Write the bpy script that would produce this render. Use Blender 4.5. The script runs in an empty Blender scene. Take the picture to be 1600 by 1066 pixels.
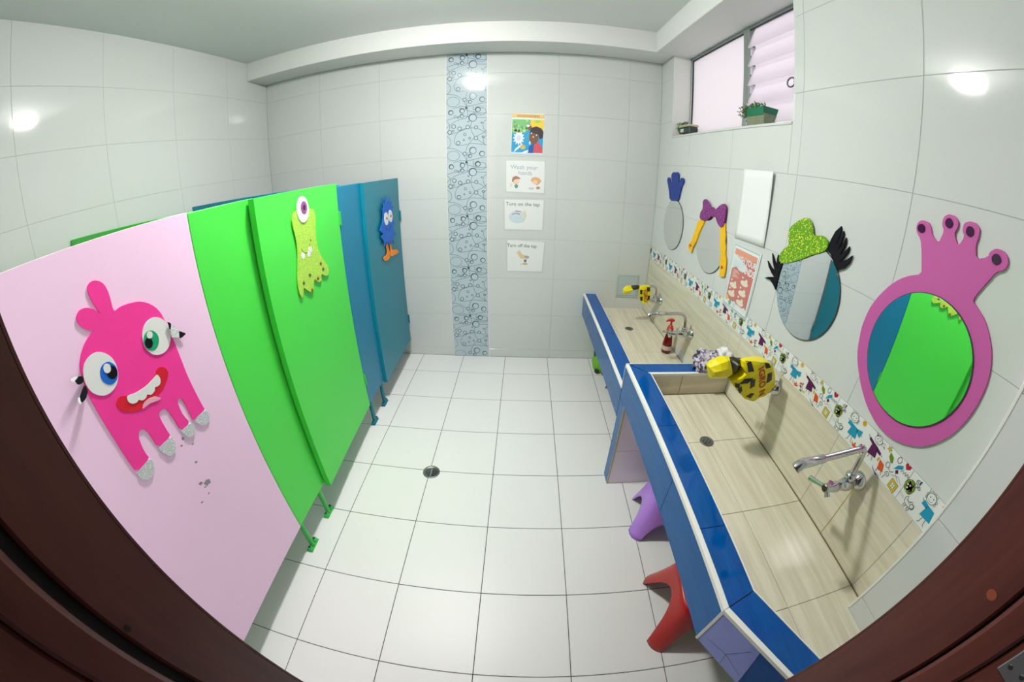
# Children's washroom seen from its doorway through a fisheye lens.
# x runs right, y runs from the doorway (-2.6) to the back wall (0), z up; metres.
import bpy, bmesh, math, random
from mathutils import Vector, Matrix
from mathutils.geometry import tessellate_polygon
R = math.radians
PI = math.pi
SC = bpy.context.scene
COL = SC.collection
rng = random.Random(7)

# ------------------------------------------------------------------ camera
cam = bpy.data.cameras.new('camera')
camo = bpy.data.objects.new('camera', cam)
COL.objects.link(camo)
SC.camera = camo
CAMX, CAMY, CAMZ = 0.135687, -2.678610, 1.512384
YAW, PITCH, ROLL = -0.03072, -0.42042, 0.01048
_f = Vector((math.sin(YAW) * math.cos(PITCH), math.cos(YAW) * math.cos(PITCH), math.sin(PITCH)))
_r = Vector((math.cos(YAW), -math.sin(YAW), 0))
_u = _r.cross(_f)
_r2 = math.cos(ROLL) * _r + math.sin(ROLL) * _u
_u2 = -math.sin(ROLL) * _r + math.cos(ROLL) * _u
camo.matrix_world = Matrix(((_r2.x, _u2.x, -_f.x, CAMX), (_r2.y, _u2.y, -_f.y, CAMY),
                            (_r2.z, _u2.z, -_f.z, CAMZ), (0, 0, 0, 1)))
cam.type = 'PANO'
cam.sensor_fit = 'HORIZONTAL'
cam.sensor_width = 36
cam.clip_start = 0.01
cam.panorama_type = 'FISHEYE_LENS_POLYNOMIAL'
cam.fisheye_fov = R(340)
MM = 1600 / 36
K1, K2, K3, K5 = 0.001733765508564684, 0.03199274393274619, -0.06375946126024365, 0.0027202764881055596
cam.fisheye_polynomial_k0 = 0
cam.fisheye_polynomial_k1 = -K1 * MM
cam.fisheye_polynomial_k2 = -K2 * (MM / 600) ** 2
cam.fisheye_polynomial_k3 = -K3 * (MM / 600) ** 3
cam.fisheye_polynomial_k4 = -K5 * (MM / 600) ** 4
cam.shift_x = (800 - 800.0719848544117) / 1600
cam.shift_y = (504.1919924192043 - 533) / 1066

# ------------------------------------------------------------------ light and exposure
SC.view_settings.view_transform = 'Standard'
SC.view_settings.look = 'None'
SC.view_settings.gamma = 1
SC.view_settings.use_curve_mapping = False
SC.view_settings.exposure = 0.0
LAMP_STRENGTH = 475.0
SKY_STRENGTH = 1.2
world = bpy.data.worlds.new('overcast_sky')
SC.world = world
world.use_nodes = True
world.node_tree.nodes['Background'].inputs[0].default_value = (1.0, 0.965, 0.985, 1)
world.node_tree.nodes['Background'].inputs[1].default_value = SKY_STRENGTH

# ------------------------------------------------------------------ room measures
XL, XR = -1.952, 1.1076
YF = -2.60               # room face of the doorway wall
ZC = 2.505
TW, TH, Z8 = 0.49974, 0.30452, 0.07434
FT = 0.348


# ------------------------------------------------------------------ materials
def mat(name, col, rough=0.4, metal=0.0, spec=0.5, coat=0.0, bump=0.0, bscale=200.0, var=0.0, vscale=8.0,
        trans=0.0, alpha=1.0, emis=None, estr=0.0, ior=1.5, sss=0.0):
    m = bpy.data.materials.new(name)
    m.use_nodes = True
    nt = m.node_tree
    b = nt.nodes['Principled BSDF']
    b.inputs['Base Color'].default_value = (*col, 1)
    b.inputs['Roughness'].default_value = rough
    b.inputs['Metallic'].default_value = metal
    b.inputs['Specular IOR Level'].default_value = spec
    b.inputs['IOR'].default_value = ior
    b.inputs['Coat Weight'].default_value = coat
    b.inputs['Coat Roughness'].default_value = 0.05
    b.inputs['Transmission Weight'].default_value = trans
    b.inputs['Alpha'].default_value = alpha
    if emis:
        b.inputs['Emission Color'].default_value = (*emis, 1)
        b.inputs['Emission Strength'].default_value = estr
    geo = nt.nodes.new('ShaderNodeNewGeometry')
    if var > 0:
        n = nt.nodes.new('ShaderNodeTexNoise')
        n.inputs['Scale'].default_value = vscale
        n.inputs['Detail'].default_value = 5
        nt.links.new(geo.outputs['Position'], n.inputs['Vector'])
        mx = nt.nodes.new('ShaderNodeMix')
        mx.data_type = 'RGBA'
        mx.inputs[6].default_value = (*[c * (1 - var) for c in col], 1)
        mx.inputs[7].default_value = (*[min(1, c * (1 + var)) for c in col], 1)
        nt.links.new(n.outputs['Fac'], mx.inputs[0])
        nt.links.new(mx.outputs[2], b.inputs['Base Color'])
    if bump > 0:
        n2 = nt.nodes.new('ShaderNodeTexNoise')
        n2.inputs['Scale'].default_value = bscale
        n2.inputs['Detail'].default_value = 3
        nt.links.new(geo.outputs['Position'], n2.inputs['Vector'])
        bp = nt.nodes.new('ShaderNodeBump')
        bp.inputs['Strength'].default_value = bump
        bp.inputs['Distance'].default_value = 0.002
        nt.links.new(n2.outputs['Fac'], bp.inputs['Height'])
        nt.links.new(bp.outputs['Normal'], b.inputs['Normal'])
    return m


def grain_mat(name, c1, c2, scale, rough, streak2=None):
    """wood or stone streaks running along one axis"""
    m = mat(name, c1, rough)
    nt = m.node_tree
    b = nt.nodes['Principled BSDF']
    geo = nt.nodes.new('ShaderNodeNewGeometry')
    mp = nt.nodes.new('ShaderNodeMapping')
    mp.inputs['Scale'].default_value = scale
    n = nt.nodes.new('ShaderNodeTexNoise')
    n.inputs['Scale'].default_value = 1
    n.inputs['Detail'].default_value = 6
    n.inputs['Roughness'].default_value = 0.65
    cr = nt.nodes.new('ShaderNodeValToRGB')
    cr.color_ramp.elements[0].position = 0.33
    cr.color_ramp.elements[0].color = (*c2, 1)
    cr.color_ramp.elements[1].position = 0.62
    cr.color_ramp.elements[1].color = (*c1, 1)
    nt.links.new(geo.outputs['Position'], mp.inputs['Vector'])
    nt.links.new(mp.outputs[0], n.inputs['Vector'])
    nt.links.new(n.outputs['Fac'], cr.inputs[0])
    nt.links.new(cr.outputs[0], b.inputs['Base Color'])
    return m


def glitter_mat(name, base, spark, rough=0.45, scale=420):
    m = mat(name, base, rough)
    nt = m.node_tree
    b = nt.nodes['Principled BSDF']
    geo = nt.nodes.new('ShaderNodeNewGeometry')
    v = nt.nodes.new('ShaderNodeTexVoronoi')
    v.inputs['Scale'].default_value = scale
    sp = nt.nodes.new('ShaderNodeSeparateColor')
    mt = nt.nodes.new('ShaderNodeMath')
    mt.operation = 'GREATER_THAN'
    mt.inputs[1].default_value = 0.86
    mx = nt.nodes.new('ShaderNodeMix')
    mx.data_type = 'RGBA'
    mx.inputs[6].default_value = (*base, 1)
    mx.inputs[7].default_value = (*spark, 1)
    nt.links.new(geo.outputs['Position'], v.inputs['Vector'])
    nt.links.new(v.outputs['Color'], sp.inputs[0])
    nt.links.new(sp.outputs[0], mt.inputs[0])
    nt.links.new(mt.outputs[0], mx.inputs[0])
    nt.links.new(mx.outputs[2], b.inputs['Base Color'])
    mt2 = nt.nodes.new('ShaderNodeMath')
    mt2.operation = 'MULTIPLY'
    mt2.inputs[1].default_value = 0.6
    nt.links.new(mt.outputs[0], mt2.inputs[0])
    nt.links.new(mt2.outputs[0], b.inputs['Metallic'])
    return m


M = {}
M['wall_tile'] = mat('glazed_white_wall_tile', (0.645, 0.665, 0.650), 0.06, bump=0.035, bscale=14)
M['floor_tile'] = mat('satin_white_floor_tile', (0.79, 0.785, 0.78), 0.42, var=0.015, vscale=3)
M['wall_grout'] = mat('pale_grey_grout', (0.42, 0.43, 0.42), 0.8)
M['floor_grout'] = mat('dark_floor_grout', (0.07, 0.065, 0.07), 0.9)
M['paint'] = mat('white_wall_paint', (0.74, 0.745, 0.735), 0.6, bump=0.15, bscale=60)
M['ceiling'] = mat('ceiling_paint', (0.76, 0.775, 0.765), 0.7, bump=0.1, bscale=60)
M['strip'] = mat('grey_blue_decor_tile', (0.49, 0.575, 0.62), 0.06, bump=0.03, bscale=14)
M['strip_line'] = mat('slate_blue_print', (0.17, 0.235, 0.30), 0.12)
M['strip_dark'] = mat('dark_slate_print', (0.045, 0.075, 0.12), 0.12)
M['strip_light'] = mat('pale_bubble_print', (0.50, 0.59, 0.65), 0.1)
M['blue_tile'] = grain_mat('glazed_blue_tile', (0.0, 0.080, 0.33), (0.0, 0.058, 0.25), (60, 6, 60), 0.06)
M['blue_face'] = grain_mat('blue_front_tile', (0.0, 0.10, 0.34), (0.0, 0.08, 0.28), (60, 6, 60), 0.10)
M['lilac_reflection'] = mat('painted_floor_reflection', (0.25, 0.30, 0.74), 0.07)  # pale floor reflected in the glaze, put into the base colour
M['trim'] = mat('white_plastic_edging', (0.80, 0.80, 0.76), 0.35)
M['sink_grout'] = mat('brown_sink_grout', (0.22, 0.17, 0.09), 0.8)
M['beige'] = grain_mat('beige_wood_grain_tile', (0.73, 0.70, 0.56), (0.60, 0.55, 0.41), (42, 2.2, 42), 0.16)
M['beige_x'] = grain_mat('beige_wood_grain_tile_end', (0.70, 0.63, 0.51), (0.56, 0.49, 0.38), (3, 42, 42), 0.2)
M['concrete'] = mat('sink_masonry', (0.45, 0.44, 0.42), 0.85)
M['pillar_white'] = mat('pillar_white_tile', (0.88, 0.82, 0.86), 0.12)
M['pink'] = mat('pink_laminate', (0.97, 0.67, 0.91), 0.42, bump=0.06, bscale=260, var=0.02, vscale=5)
M['green'] = mat('bright_green_laminate', (0.07, 0.76, 0.07), 0.42, bump=0.10, bscale=200)
M['teal'] = mat('teal_laminate', (0.0, 0.22, 0.31), 0.40, bump=0.10, bscale=200)
M['teal_blue'] = mat('teal_blue_laminate', (0.0, 0.205, 0.36), 0.40, bump=0.10, bscale=200)
M['green_metal'] = mat('green_painted_metal', (0.05, 0.50, 0.09), 0.35)
M['teal_metal'] = mat('teal_painted_metal', (0.0, 0.17, 0.25), 0.35)
M['bolt'] = mat('dark_bolt', (0.05, 0.06, 0.05), 0.45, 0.6)
M['edge_light'] = mat('pale_panel_edge', (0.78, 0.72, 0.72), 0.5)
M['frame'] = grain_mat('dark_red_wood', (0.125, 0.030, 0.022), (0.075, 0.017, 0.013), (30, 30, 2.5), 0.42)
M['frame_dark'] = mat('black_groove', (0.006, 0.003, 0.003), 0.8)
M['steel'] = mat('brushed_steel', (0.55, 0.57, 0.62), 0.3, 0.9)
M['chrome'] = mat('chrome', (0.62, 0.62, 0.64), 0.09, 1.0)
M['dark_hole'] = mat('dark_hole', (0.01, 0.01, 0.01), 0.8)
M['drain_metal'] = mat('worn_drain_metal', (0.20, 0.21, 0.20), 0.35, 0.8)
M['alu'] = mat('window_aluminium', (0.30, 0.34, 0.32), 0.4, 0.5)
M['bracket'] = mat('louvre_bracket_white', (0.66, 0.62, 0.68), 0.4)
M['black_gasket'] = mat('window_gasket', (0.03, 0.03, 0.05), 0.6)
M['mirror'] = mat('mirror_glass', (0.90, 0.93, 0.92), 0.0, 1.0)
M['mirror_edge'] = mat('mirror_dark_edge', (0.05, 0.07, 0.07), 0.2)
M['foam_hot'] = mat('hot_pink_foam', (0.97, 0.035, 0.34), 0.75, bump=0.2, bscale=500, var=0.06, vscale=12)
M['foam_white'] = mat('white_foam', (0.82, 0.84, 0.82), 0.6)
M['foam_blue'] = mat('blue_foam', (0.0, 0.13, 0.62), 0.6, bump=0.1, bscale=500)
M['foam_navy'] = mat('royal_blue_foam', (0.0, 0.03, 0.26), 0.5, bump=0.2, bscale=300)
M['foam_green_iris'] = mat('emerald_foam', (0.0, 0.36, 0.16), 0.6)
M['foam_black'] = mat('black_foam', (0.006, 0.006, 0.010), 0.7, spec=0.15)
M['foam_red'] = mat('red_foam', (0.70, 0.0, 0.02), 0.6)
M['foam_tongue'] = mat('pale_pink_foam', (0.85, 0.40, 0.50), 0.6)
M['foam_orange'] = mat('orange_foam', (0.93, 0.26, 0.01), 0.6)
M['foam_yellow'] = mat('yellow_foam', (0.90, 0.50, 0.0), 0.6)
M['foam_magenta'] = mat('orchid_pink_foam', (0.56, 0.10, 0.37), 0.6, bump=0.2, bscale=500)
M['silver_glitter'] = glitter_mat('silver_glitter_foam', (0.56, 0.60, 0.61), (0.98, 1.0, 1.0), scale=330)
M['lime_glitter'] = glitter_mat('lime_glitter_foam', (0.40, 0.74, 0.05), (0.85, 0.95, 0.35), scale=420)
M['green_glitter'] = glitter_mat('green_glitter_foam', (0.13, 0.34, 0.0), (0.92, 0.95, 0.10), scale=300)
M['purple_glitter'] = glitter_mat('purple_glitter_foam', (0.17, 0.005, 0.15), (0.60, 0.2, 0.58), scale=420)
M['mauve'] = mat('mauve_foam', (0.28, 0.07, 0.25), 0.6)
M['gem'] = mat('dark_purple_gem', (0.055, 0.0, 0.05), 0.12)
M['star_dark'] = mat('dark_star_sticker', (0.06, 0.10, 0.06), 0.3)
M['star_red'] = mat('red_star_sticker', (0.33, 0.03, 0.02), 0.3)
M['scuff'] = mat('grey_scuff', (0.30, 0.28, 0.30), 0.7)
M['paper'] = mat('white_paper', (0.84, 0.85, 0.85), 0.6)
M['plastic_sheet'] = mat('clear_plastic_sleeve', (0.9, 0.92, 0.92), 0.12, alpha=0.07)
M['stool_red'] = mat('red_plastic', (0.40, 0.006, 0.005), 0.3)
M['stool_purple'] = mat('lavender_plastic', (0.44, 0.20, 0.74), 0.32)
M['stool_violet'] = mat('violet_plastic', (0.10, 0.02, 0.17), 0.35)
M['stool_navy'] = mat('navy_plastic', (0.005, 0.02, 0.10), 0.35)
M['lime_plastic'] = mat('lime_plastic', (0.16, 0.46, 0.01), 0.35)
M['dark_green'] = mat('blackish_green_plastic', (0.006, 0.03, 0.008), 0.4)
M['tape_yellow'] = mat('yellow_plastic_tape', (0.80, 0.68, 0.0), 0.3, bump=0.3, bscale=60)
M['tape_black'] = mat('black_tape_print', (0.02, 0.018, 0.012), 0.35)
M['tape_red'] = mat('red_tape_print', (0.45, 0.05, 0.01), 0.4)
M['bag_white'] = mat('white_plastic_bag', (0.80, 0.80, 0.83), 0.35, bump=0.6, bscale=40)
M['soap_red'] = mat('dark_red_soap', (0.13, 0.004, 0.004), 0.12)
M['pump_red'] = mat('red_pump_plastic', (0.52, 0.02, 0.012), 0.3)
M['soap_label'] = mat('pale_bottle_label', (0.62, 0.45, 0.42), 0.3)
M['clear_plastic'] = mat('clear_nozzle_plastic', (0.75, 0.75, 0.73), 0.2)
M['hatch'] = mat('pale_green_grey_hatch', (0.50, 0.58, 0.58), 0.25)
M['hatch_line'] = mat('hatch_seam', (0.25, 0.32, 0.33), 0.6)
M['leaf'] = mat('succulent_leaf', (0.09, 0.18, 0.05), 0.45, var=0.4, vscale=60)
M['leaf_dark'] = mat('dark_leaf', (0.03, 0.06, 0.03), 0.5)
M['pot_dark'] = mat('dark_green_pot', (0.015, 0.035, 0.03), 0.25)
M['pot_label'] = mat('pale_blue_label', (0.50, 0.60, 0.62), 0.5)
M['pot_rim'] = mat('olive_rim', (0.50, 0.47, 0.30), 0.5)
M['cork'] = mat('cork_coaster', (0.60, 0.40, 0.16), 0.8)
M['tray_green'] = mat('green_tray', (0.0, 0.16, 0.075), 0.4, bump=0.2, bscale=300)
M['soil'] = mat('clear_tub_of_moss', (0.20, 0.23, 0.14), 0.4, var=0.6, vscale=130)
M['orange_knot'] = mat('orange_wood_plug', (0.30, 0.07, 0.03), 0.5)
M['corridor'] = mat('corridor_paint', (0.45, 0.40, 0.38), 0.8)

for _k in ('blue_face', 'blue_tile'):
    M[_k].node_tree.nodes['Principled BSDF'].inputs['Specular IOR Level'].default_value = 0.12 if _k == 'blue_face' else 0.30

# crumpled grey-purple bag with streaks
m = mat('grey_purple_printed_bag', (0.3, 0.27, 0.33), 0.35, bump=0.7, bscale=45)
nt = m.node_tree
geo = nt.nodes.new('ShaderNodeNewGeometry')
n = nt.nodes.new('ShaderNodeTexNoise')
n.inputs['Scale'].default_value = 26
n.inputs['Detail'].default_value = 4
n.inputs['Distortion'].default_value = 2.0
cr = nt.nodes.new('ShaderNodeValToRGB')
e = cr.color_ramp.elements
e[0].position = 0.40; e[0].color = (0.02, 0.012, 0.045, 1)
e[1].position = 0.58; e[1].color = (0.60, 0.56, 0.60, 1)
x = e.new(0.48); x.color = (0.16, 0.11, 0.24, 1)
nt.links.new(geo.outputs['Position'], n.inputs['Vector'])
nt.links.new(n.outputs['Fac'], cr.inputs[0])
nt.links.new(cr.outputs[0], nt.nodes['Principled BSDF'].inputs['Base Color'])
M['bag'] = m

# frosted window glass lets the overcast light through
def frosted(name, col):
    m = bpy.data.materials.new(name)
    m.use_nodes = True
    nt = m.node_tree
    nt.nodes.clear()
    o = nt.nodes.new('ShaderNodeOutputMaterial')
    t = nt.nodes.new('ShaderNodeBsdfTranslucent')
    d = nt.nodes.new('ShaderNodeBsdfDiffuse')
    t.inputs[0].default_value = (*col, 1)
    d.inputs[0].default_value = (*[c * 0.8 for c in col], 1)
    mx = nt.nodes.new('ShaderNodeMixShader')
    mx.inputs[0].default_value = 0.22
    nt.links.new(t.outputs[0], mx.inputs[1])
    nt.links.new(d.outputs[0], mx.inputs[2])
    nt.links.new(mx.outputs[0], o.inputs[0])
    return m
M['frost'] = frosted('frosted_glass', (0.98, 0.95, 0.97))
M['frost_blade'] = frosted('frosted_louvre_glass', (0.97, 0.93, 0.97))
M['bulb'] = mat('lamp_tube', (1, 1, 1), 0.5, emis=(1.0, 0.985, 0.95), estr=LAMP_STRENGTH)
M['petal'] = mat('petal_glass', (0.95, 0.95, 0.95), 0.2, alpha=0.6)
M['ring_grey'] = mat('grey_pull_ring', (0.10, 0.09, 0.12), 0.5)
M['seam'] = mat('brown_silicone_seam', (0.20, 0.15, 0.07), 0.6)

PRINT = {}
def pm(name, col, rough=0.5):
    if name not in PRINT:
        PRINT[name] = mat('print_' + name, col, rough)
    return PRINT[name]


# ------------------------------------------------------------------ mesh helpers
ORIGIN = {}     # world location of every object's own origin


class MB:
    def __init__(s):
        s.v, s.f, s.mi, s.mats, s.smooth = [], [], [], [], []

    def slot(s, m):
        if m not in s.mats:
            s.mats.append(m)
        return s.mats.index(m)

    def add(s, vs, fs, m=None, smooth=False):
        k = len(s.v)
        s.v += [tuple(p) for p in vs]
        i = s.slot(m) if m else 0
        for f in fs:
            s.f.append(tuple(k + a for a in f))
            s.mi.append(i)
            s.smooth.append(smooth)
        return s

    def box(s, x0, x1, y0, y1, z0, z1, m=None):
        x0, x1 = min(x0, x1), max(x0, x1)
        y0, y1 = min(y0, y1), max(y0, y1)
        z0, z1 = min(z0, z1), max(z0, z1)
        return s.add([(x0, y0, z0), (x1, y0, z0), (x1, y1, z0), (x0, y1, z0), (x0, y0, z1), (x1, y0, z1), (x1, y1, z1), (x0, y1, z1)],
                     [(3, 2, 1, 0), (4, 5, 6, 7), (0, 1, 5, 4), (1, 2, 6, 5), (2, 3, 7, 6), (3, 0, 4, 7)], m)

    def bbox(s, x0, x1, y0, y1, z0, z1, b=0.002, m=None):
        """box with chamfered edges"""
        bm = bmesh.new()
        bmesh.ops.create_cube(bm, size=1)
        for v in bm.verts:
            v.co = Vector(((x0 + x1) / 2 + v.co.x * abs(x1 - x0), (y0 + y1) / 2 + v.co.y * abs(y1 - y0), (z0 + z1) / 2 + v.co.z * abs(z1 - z0)))
        b = min(b, abs(x1 - x0) * .45, abs(y1 - y0) * .45, abs(z1 - z0) * .45)
        bmesh.ops.bevel(bm, geom=bm.edges[:], offset=b, segments=1, affect='EDGES')
        bm.verts.index_update()
        s.add([v.co.copy() for v in bm.verts], [[v.index for v in f.verts] for f in bm.faces], m)
        bm.free()
        return s

    def tube(s, path, r, n=12, m=None, caps=True):
        path = [Vector(p) for p in path]
        rs = r if isinstance(r, (list, tuple)) else [r] * len(path)
        rings = []
        prev = None
        for i, p in enumerate(path):
            t = (path[min(i + 1, len(path) - 1)] - path[max(i - 1, 0)]).normalized()
            if prev is None:
                a = Vector((0, 0, 1)) if abs(t.z) < .9 else Vector((0, 1, 0))
                u = t.cross(a).normalized()
            else:
                u = (prev - prev.dot(t) * t).normalized()
            prev = u
            w = t.cross(u)
            rings.append([p + rs[i] * (math.cos(2 * PI * k / n) * u + math.sin(2 * PI * k / n) * w) for k in range(n)])
        vs = [q for g in rings for q in g]
        fs = []
        for i in range(len(rings) - 1):
            for k in range(n):
                fs.append((i * n + k, i * n + (k + 1) % n, (i + 1) * n + (k + 1) % n, (i + 1) * n + k))
        s.add(vs, fs, m, True)
        if caps:
            s.add(rings[0], [tuple(range(n))[::-1]], m)
            s.add(rings[-1], [tuple(range(n))], m)
        return s

    def lathe(s, prof, origin, axis='z', n=24, m=None, cap=True):
        """prof: (distance along axis, radius)"""
        ax = {'x': (Vector((1, 0, 0)), Vector((0, 1, 0)), Vector((0, 0, 1))), 'y': (Vector((0, 1, 0)), Vector((0, 0, 1)), Vector((1, 0, 0))),
              'z': (Vector((0, 0, 1)), Vector((1, 0, 0)), Vector((0, 1, 0)))}[axis] if isinstance(axis, str) else axis
        o = Vector(origin)
        vs = []
        for h, r in prof:
            for k in range(n):
                a = 2 * PI * k / n
                vs.append(o + ax[0] * h + r * (math.cos(a) * ax[1] + math.sin(a) * ax[2]))
        fs = []
        for i in range(len(prof) - 1):
            for k in range(n):
                fs.append((i * n + k, i * n + (k + 1) % n, (i + 1) * n + (k + 1) % n, (i + 1) * n + k))
        s.add(vs, fs, m, True)
        if cap:
            s.add(vs[:n], [tuple(range(n))[::-1]], m)
            s.add(vs[-n:], [tuple(range(n))], m)
        return s

    def prism(s, pts, fr, t0, t1, m=None, holes=()):
        """polygon pts (u, v) in frame fr = (origin, U, V, N), from depth t0 to t1 along N"""
        o, U, V, N = fr
        loops = [list(pts)] + [list(h) for h in holes]
        tri = tessellate_polygon([[Vector((a, b, 0)) for a, b in L] for L in loops])
        flat = [p for L in loops for p in L]
        nn = len(flat)
        top = [o + U * a + V * b + N * t1 for a, b in flat]
        bot = [o + U * a + V * b + N * t0 for a, b in flat]
        fs = []
        for t in tri:
            a, b, c = [Vector(flat[i]) for i in t]
            cw = (b - a).x * (c - a).y - (b - a).y * (c - a).x
            hand = U.cross(V).dot(N)
            tt = tuple(t) if cw * hand > 0 else tuple(t)[::-1]
            fs.append(tt)
            if t1 - t0 > 1e-6:
                fs.append(tuple(nn + i for i in tt[::-1]))
        if t1 - t0 > 1e-6:
            k = 0
            for L in loops:
                for i in range(len(L)):
                    a, b = k + i, k + (i + 1) % len(L)
                    fs.append((a, b, nn + b, nn + a))
                k += len(L)
            s.add(top + bot, fs, m)
        else:
            s.add(top, fs, m)
        return s

    def line(s, pts, w, fr, t, m, closed=False):
        """ribbon of width w along pts in frame"""
        o, U, V, N = fr
        P = [Vector((a, b)) for a, b in pts]
        n = len(P)
        L, Rr = [], []
        for i, p in enumerate(P):
            if closed:
                d = P[(i + 1) % n] - P[i - 1]
            else:
                d = P[min(i + 1, n - 1)] - P[max(i - 1, 0)]
            if d.length < 1e-9:
                d = Vector((1, 0))
            d.normalize()
            q = Vector((-d.y, d.x)) * w / 2
            L.append(p + q)
            Rr.append(p - q)
        vs = [o + U * a.x + V * a.y + N * t for a in L] + [o + U * a.x + V * a.y + N * t for a in Rr]
        fs = []
        for i in range(n if closed else n - 1):
            j = (i + 1) % n
            fs.append((n + i, n + j, j, i))
        return s.add(vs, fs, m)

    def ring(s, c, r, w, fr, t, m, n=20, off=None):
        """annulus; off shifts the inner circle to thicken one side"""
        o, U, V, N = fr
        off = off or (0, 0)
        vs = []
        for k in range(n):
            a = 2 * PI * k / n
            vs.append(o + U * (c[0] + r * math.cos(a)) + V * (c[1] + r * math.sin(a)) + N * t)
        for k in range(n):
            a = 2 * PI * k / n
            vs.append(o + U * (c[0] + off[0] + (r - w) * math.cos(a)) + V * (c[1] + off[1] + (r - w) * math.sin(a)) + N * t)
        return s.add(vs, [(k, (k + 1) % n, n + (k + 1) % n, n + k) for k in range(n)], m)


def ellipse(cx, cy, rx, ry, n=20, rot=0):
    c, q = math.cos(rot), math.sin(rot)
    return [(cx + rx * math.cos(a) * c - ry * math.sin(a) * q, cy + rx * math.cos(a) * q + ry * math.sin(a) * c)
            for a in [2 * PI * k / n for k in range(n)]]


def starpts(cx, cy, r, n=5, inner=.42, rot=0):
    return [(cx + r * (1 if i % 2 == 0 else inner) * math.sin(i * PI / n + rot), cy + r * (1 if i % 2 == 0 else inner) * math.cos(i * PI / n + rot)) for i in range(2 * n)]


def chaikin(p, k=1):
    for _ in range(k):
        q = []
        for i in range(len(p)):
            a, b = p[i], p[(i + 1) % len(p)]
            q.append((a[0] * .78 + b[0] * .22, a[1] * .78 + b[1] * .22))
            q.append((a[0] * .22 + b[0] * .78, a[1] * .22 + b[1] * .78))
        p = q
    return p


def obj(name, mb, m=None, parent=None, base=None, smooth=None):
    """one mesh object; mb is in world coordinates"""
    if base is None:
        base = ORIGIN[parent.name] if parent else Vector((0, 0, 0))
    base = Vector(base)
    me = bpy.data.meshes.new(name)
    me.from_pydata([Vector(v) - base for v in mb.v], [], mb.f)
    ms = list(mb.mats)
    if m is not None:
        ms = [m if x is None else x for x in ms] if None in ms else ms
        if not ms:
            ms = [m]
    for x in ms:
        me.materials.append(x)
    if len(ms) > 1:
        me.polygons.foreach_set('material_index', mb.mi)
    me.polygons.foreach_set('use_smooth', mb.smooth)
    me.update()
    o = bpy.data.objects.new(name, me)
    COL.objects.link(o)
    if parent:
        o.parent = parent
        o.location = base - ORIGIN[parent.name]
    else:
        o.location = base
    ORIGIN[o.name] = base.copy()
    return o


def fix_normals(o):
    bm = bmesh.new()
    bm.from_mesh(o.data)
    bmesh.ops.recalc_face_normals(bm, faces=bm.faces[:])
    bm.to_mesh(o.data)
    bm.free()
    return o


def tag(o, label=None, cat=None, group=None, kind=None):
    if label: o['label'] = label
    if cat: o['category'] = cat
    if group: o['group'] = group
    if kind: o['kind'] = kind
    return o


def thing(name, label, cat, loc, group=None):
    o = bpy.data.objects.new(name, None)
    COL.objects.link(o)
    o.empty_display_size = 0.05
    o.location = loc
    ORIGIN[o.name] = Vector(loc)
    return tag(o, label, cat, group)


def struct(name, mb, m, parent=None):
    o = obj(name, mb, m, parent)
    if not parent:
        o['kind'] = 'structure'
    return o


X, Y, Z = Vector((1, 0, 0)), Vector((0, 1, 0)), Vector((0, 0, 1))
def frame_back(t=0.0): return (Vector((0, -t, 0)), X, Z, -Y)               # (x, z) on the back wall
def frame_right(x): return (Vector((x, 0, 0)), Y, Z, -X)                   # (y, z) facing the room
def frame_left(x): return (Vector((x, 0, 0)), Y, Z, X)                     # (y, z) facing +x
def frame_up(z): return (Vector((0, 0, z)), X, Y, Z)

TILES = {}
def tile_mesh(w, h, t, b, m):
    key = (round(w, 4), round(h, 4), t, b, m.name)
    if key in TILES:
        return TILES[key]
    me = bpy.data.meshes.new('tile')
    b = min(b, w * .3, h * .3)
    vs = [(b, b, 0), (w - b, b, 0), (w - b, h - b, 0), (b, h - b, 0), (0, 0, -b), (w, 0, -b), (w, h, -b), (0, h, -b), (0, 0, -t), (w, 0, -t), (w, h, -t), (0, h, -t)]
    fs = [(0, 1, 2, 3)] + [(4 + i, 4 + (i + 1) % 4, (i + 1) % 4, i) for i in range(4)] + [(8 + i, 8 + (i + 1) % 4, 4 + (i + 1) % 4, 4 + i) for i in range(4)]
    me.from_pydata(vs, [], fs)
    me.materials.append(m)
    me.update()
    TILES[key] = me
    return me


def lay(name, parent, fr, u0, u1, v0, v1, m, gap=0.0016, t=0.004, b=0.0008, jitter=0.0):
    """one tile filling the rectangle in the frame, face at the frame's plane"""
    o, U, V, N = fr
    g = gap / 2
    if u1 - u0 < 0.004 or v1 - v0 < 0.004:
        return None
    me = tile_mesh(u1 - u0 - gap, v1 - v0 - gap, t, b, m)
    ob = bpy.data.objects.new(name, me)
    COL.objects.link(ob)
    ob.parent = parent
    if U.cross(V).dot(N) < 0:       # keep the face turned outward: swap the axes
        me = tile_mesh(v1 - v0 - gap, u1 - u0 - gap, t, b, m)
        ob.data = me
        A, B = V, U
    else:
        A, B = U, V
    p = o + U * (u0 + g) + V * (v0 + g) + N * (rng.uniform(-jitter, jitter))
    mw = Matrix(((A.x, B.x, N.x, p.x), (A.y, B.y, N.y, p.y), (A.z, B.z, N.z, p.z), (0, 0, 0, 1)))
    ob.matrix_basis = Matrix.Translation(-ORIGIN[parent.name]) @ mw
    ORIGIN[ob.name] = Vector(p)
    return ob


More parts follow.
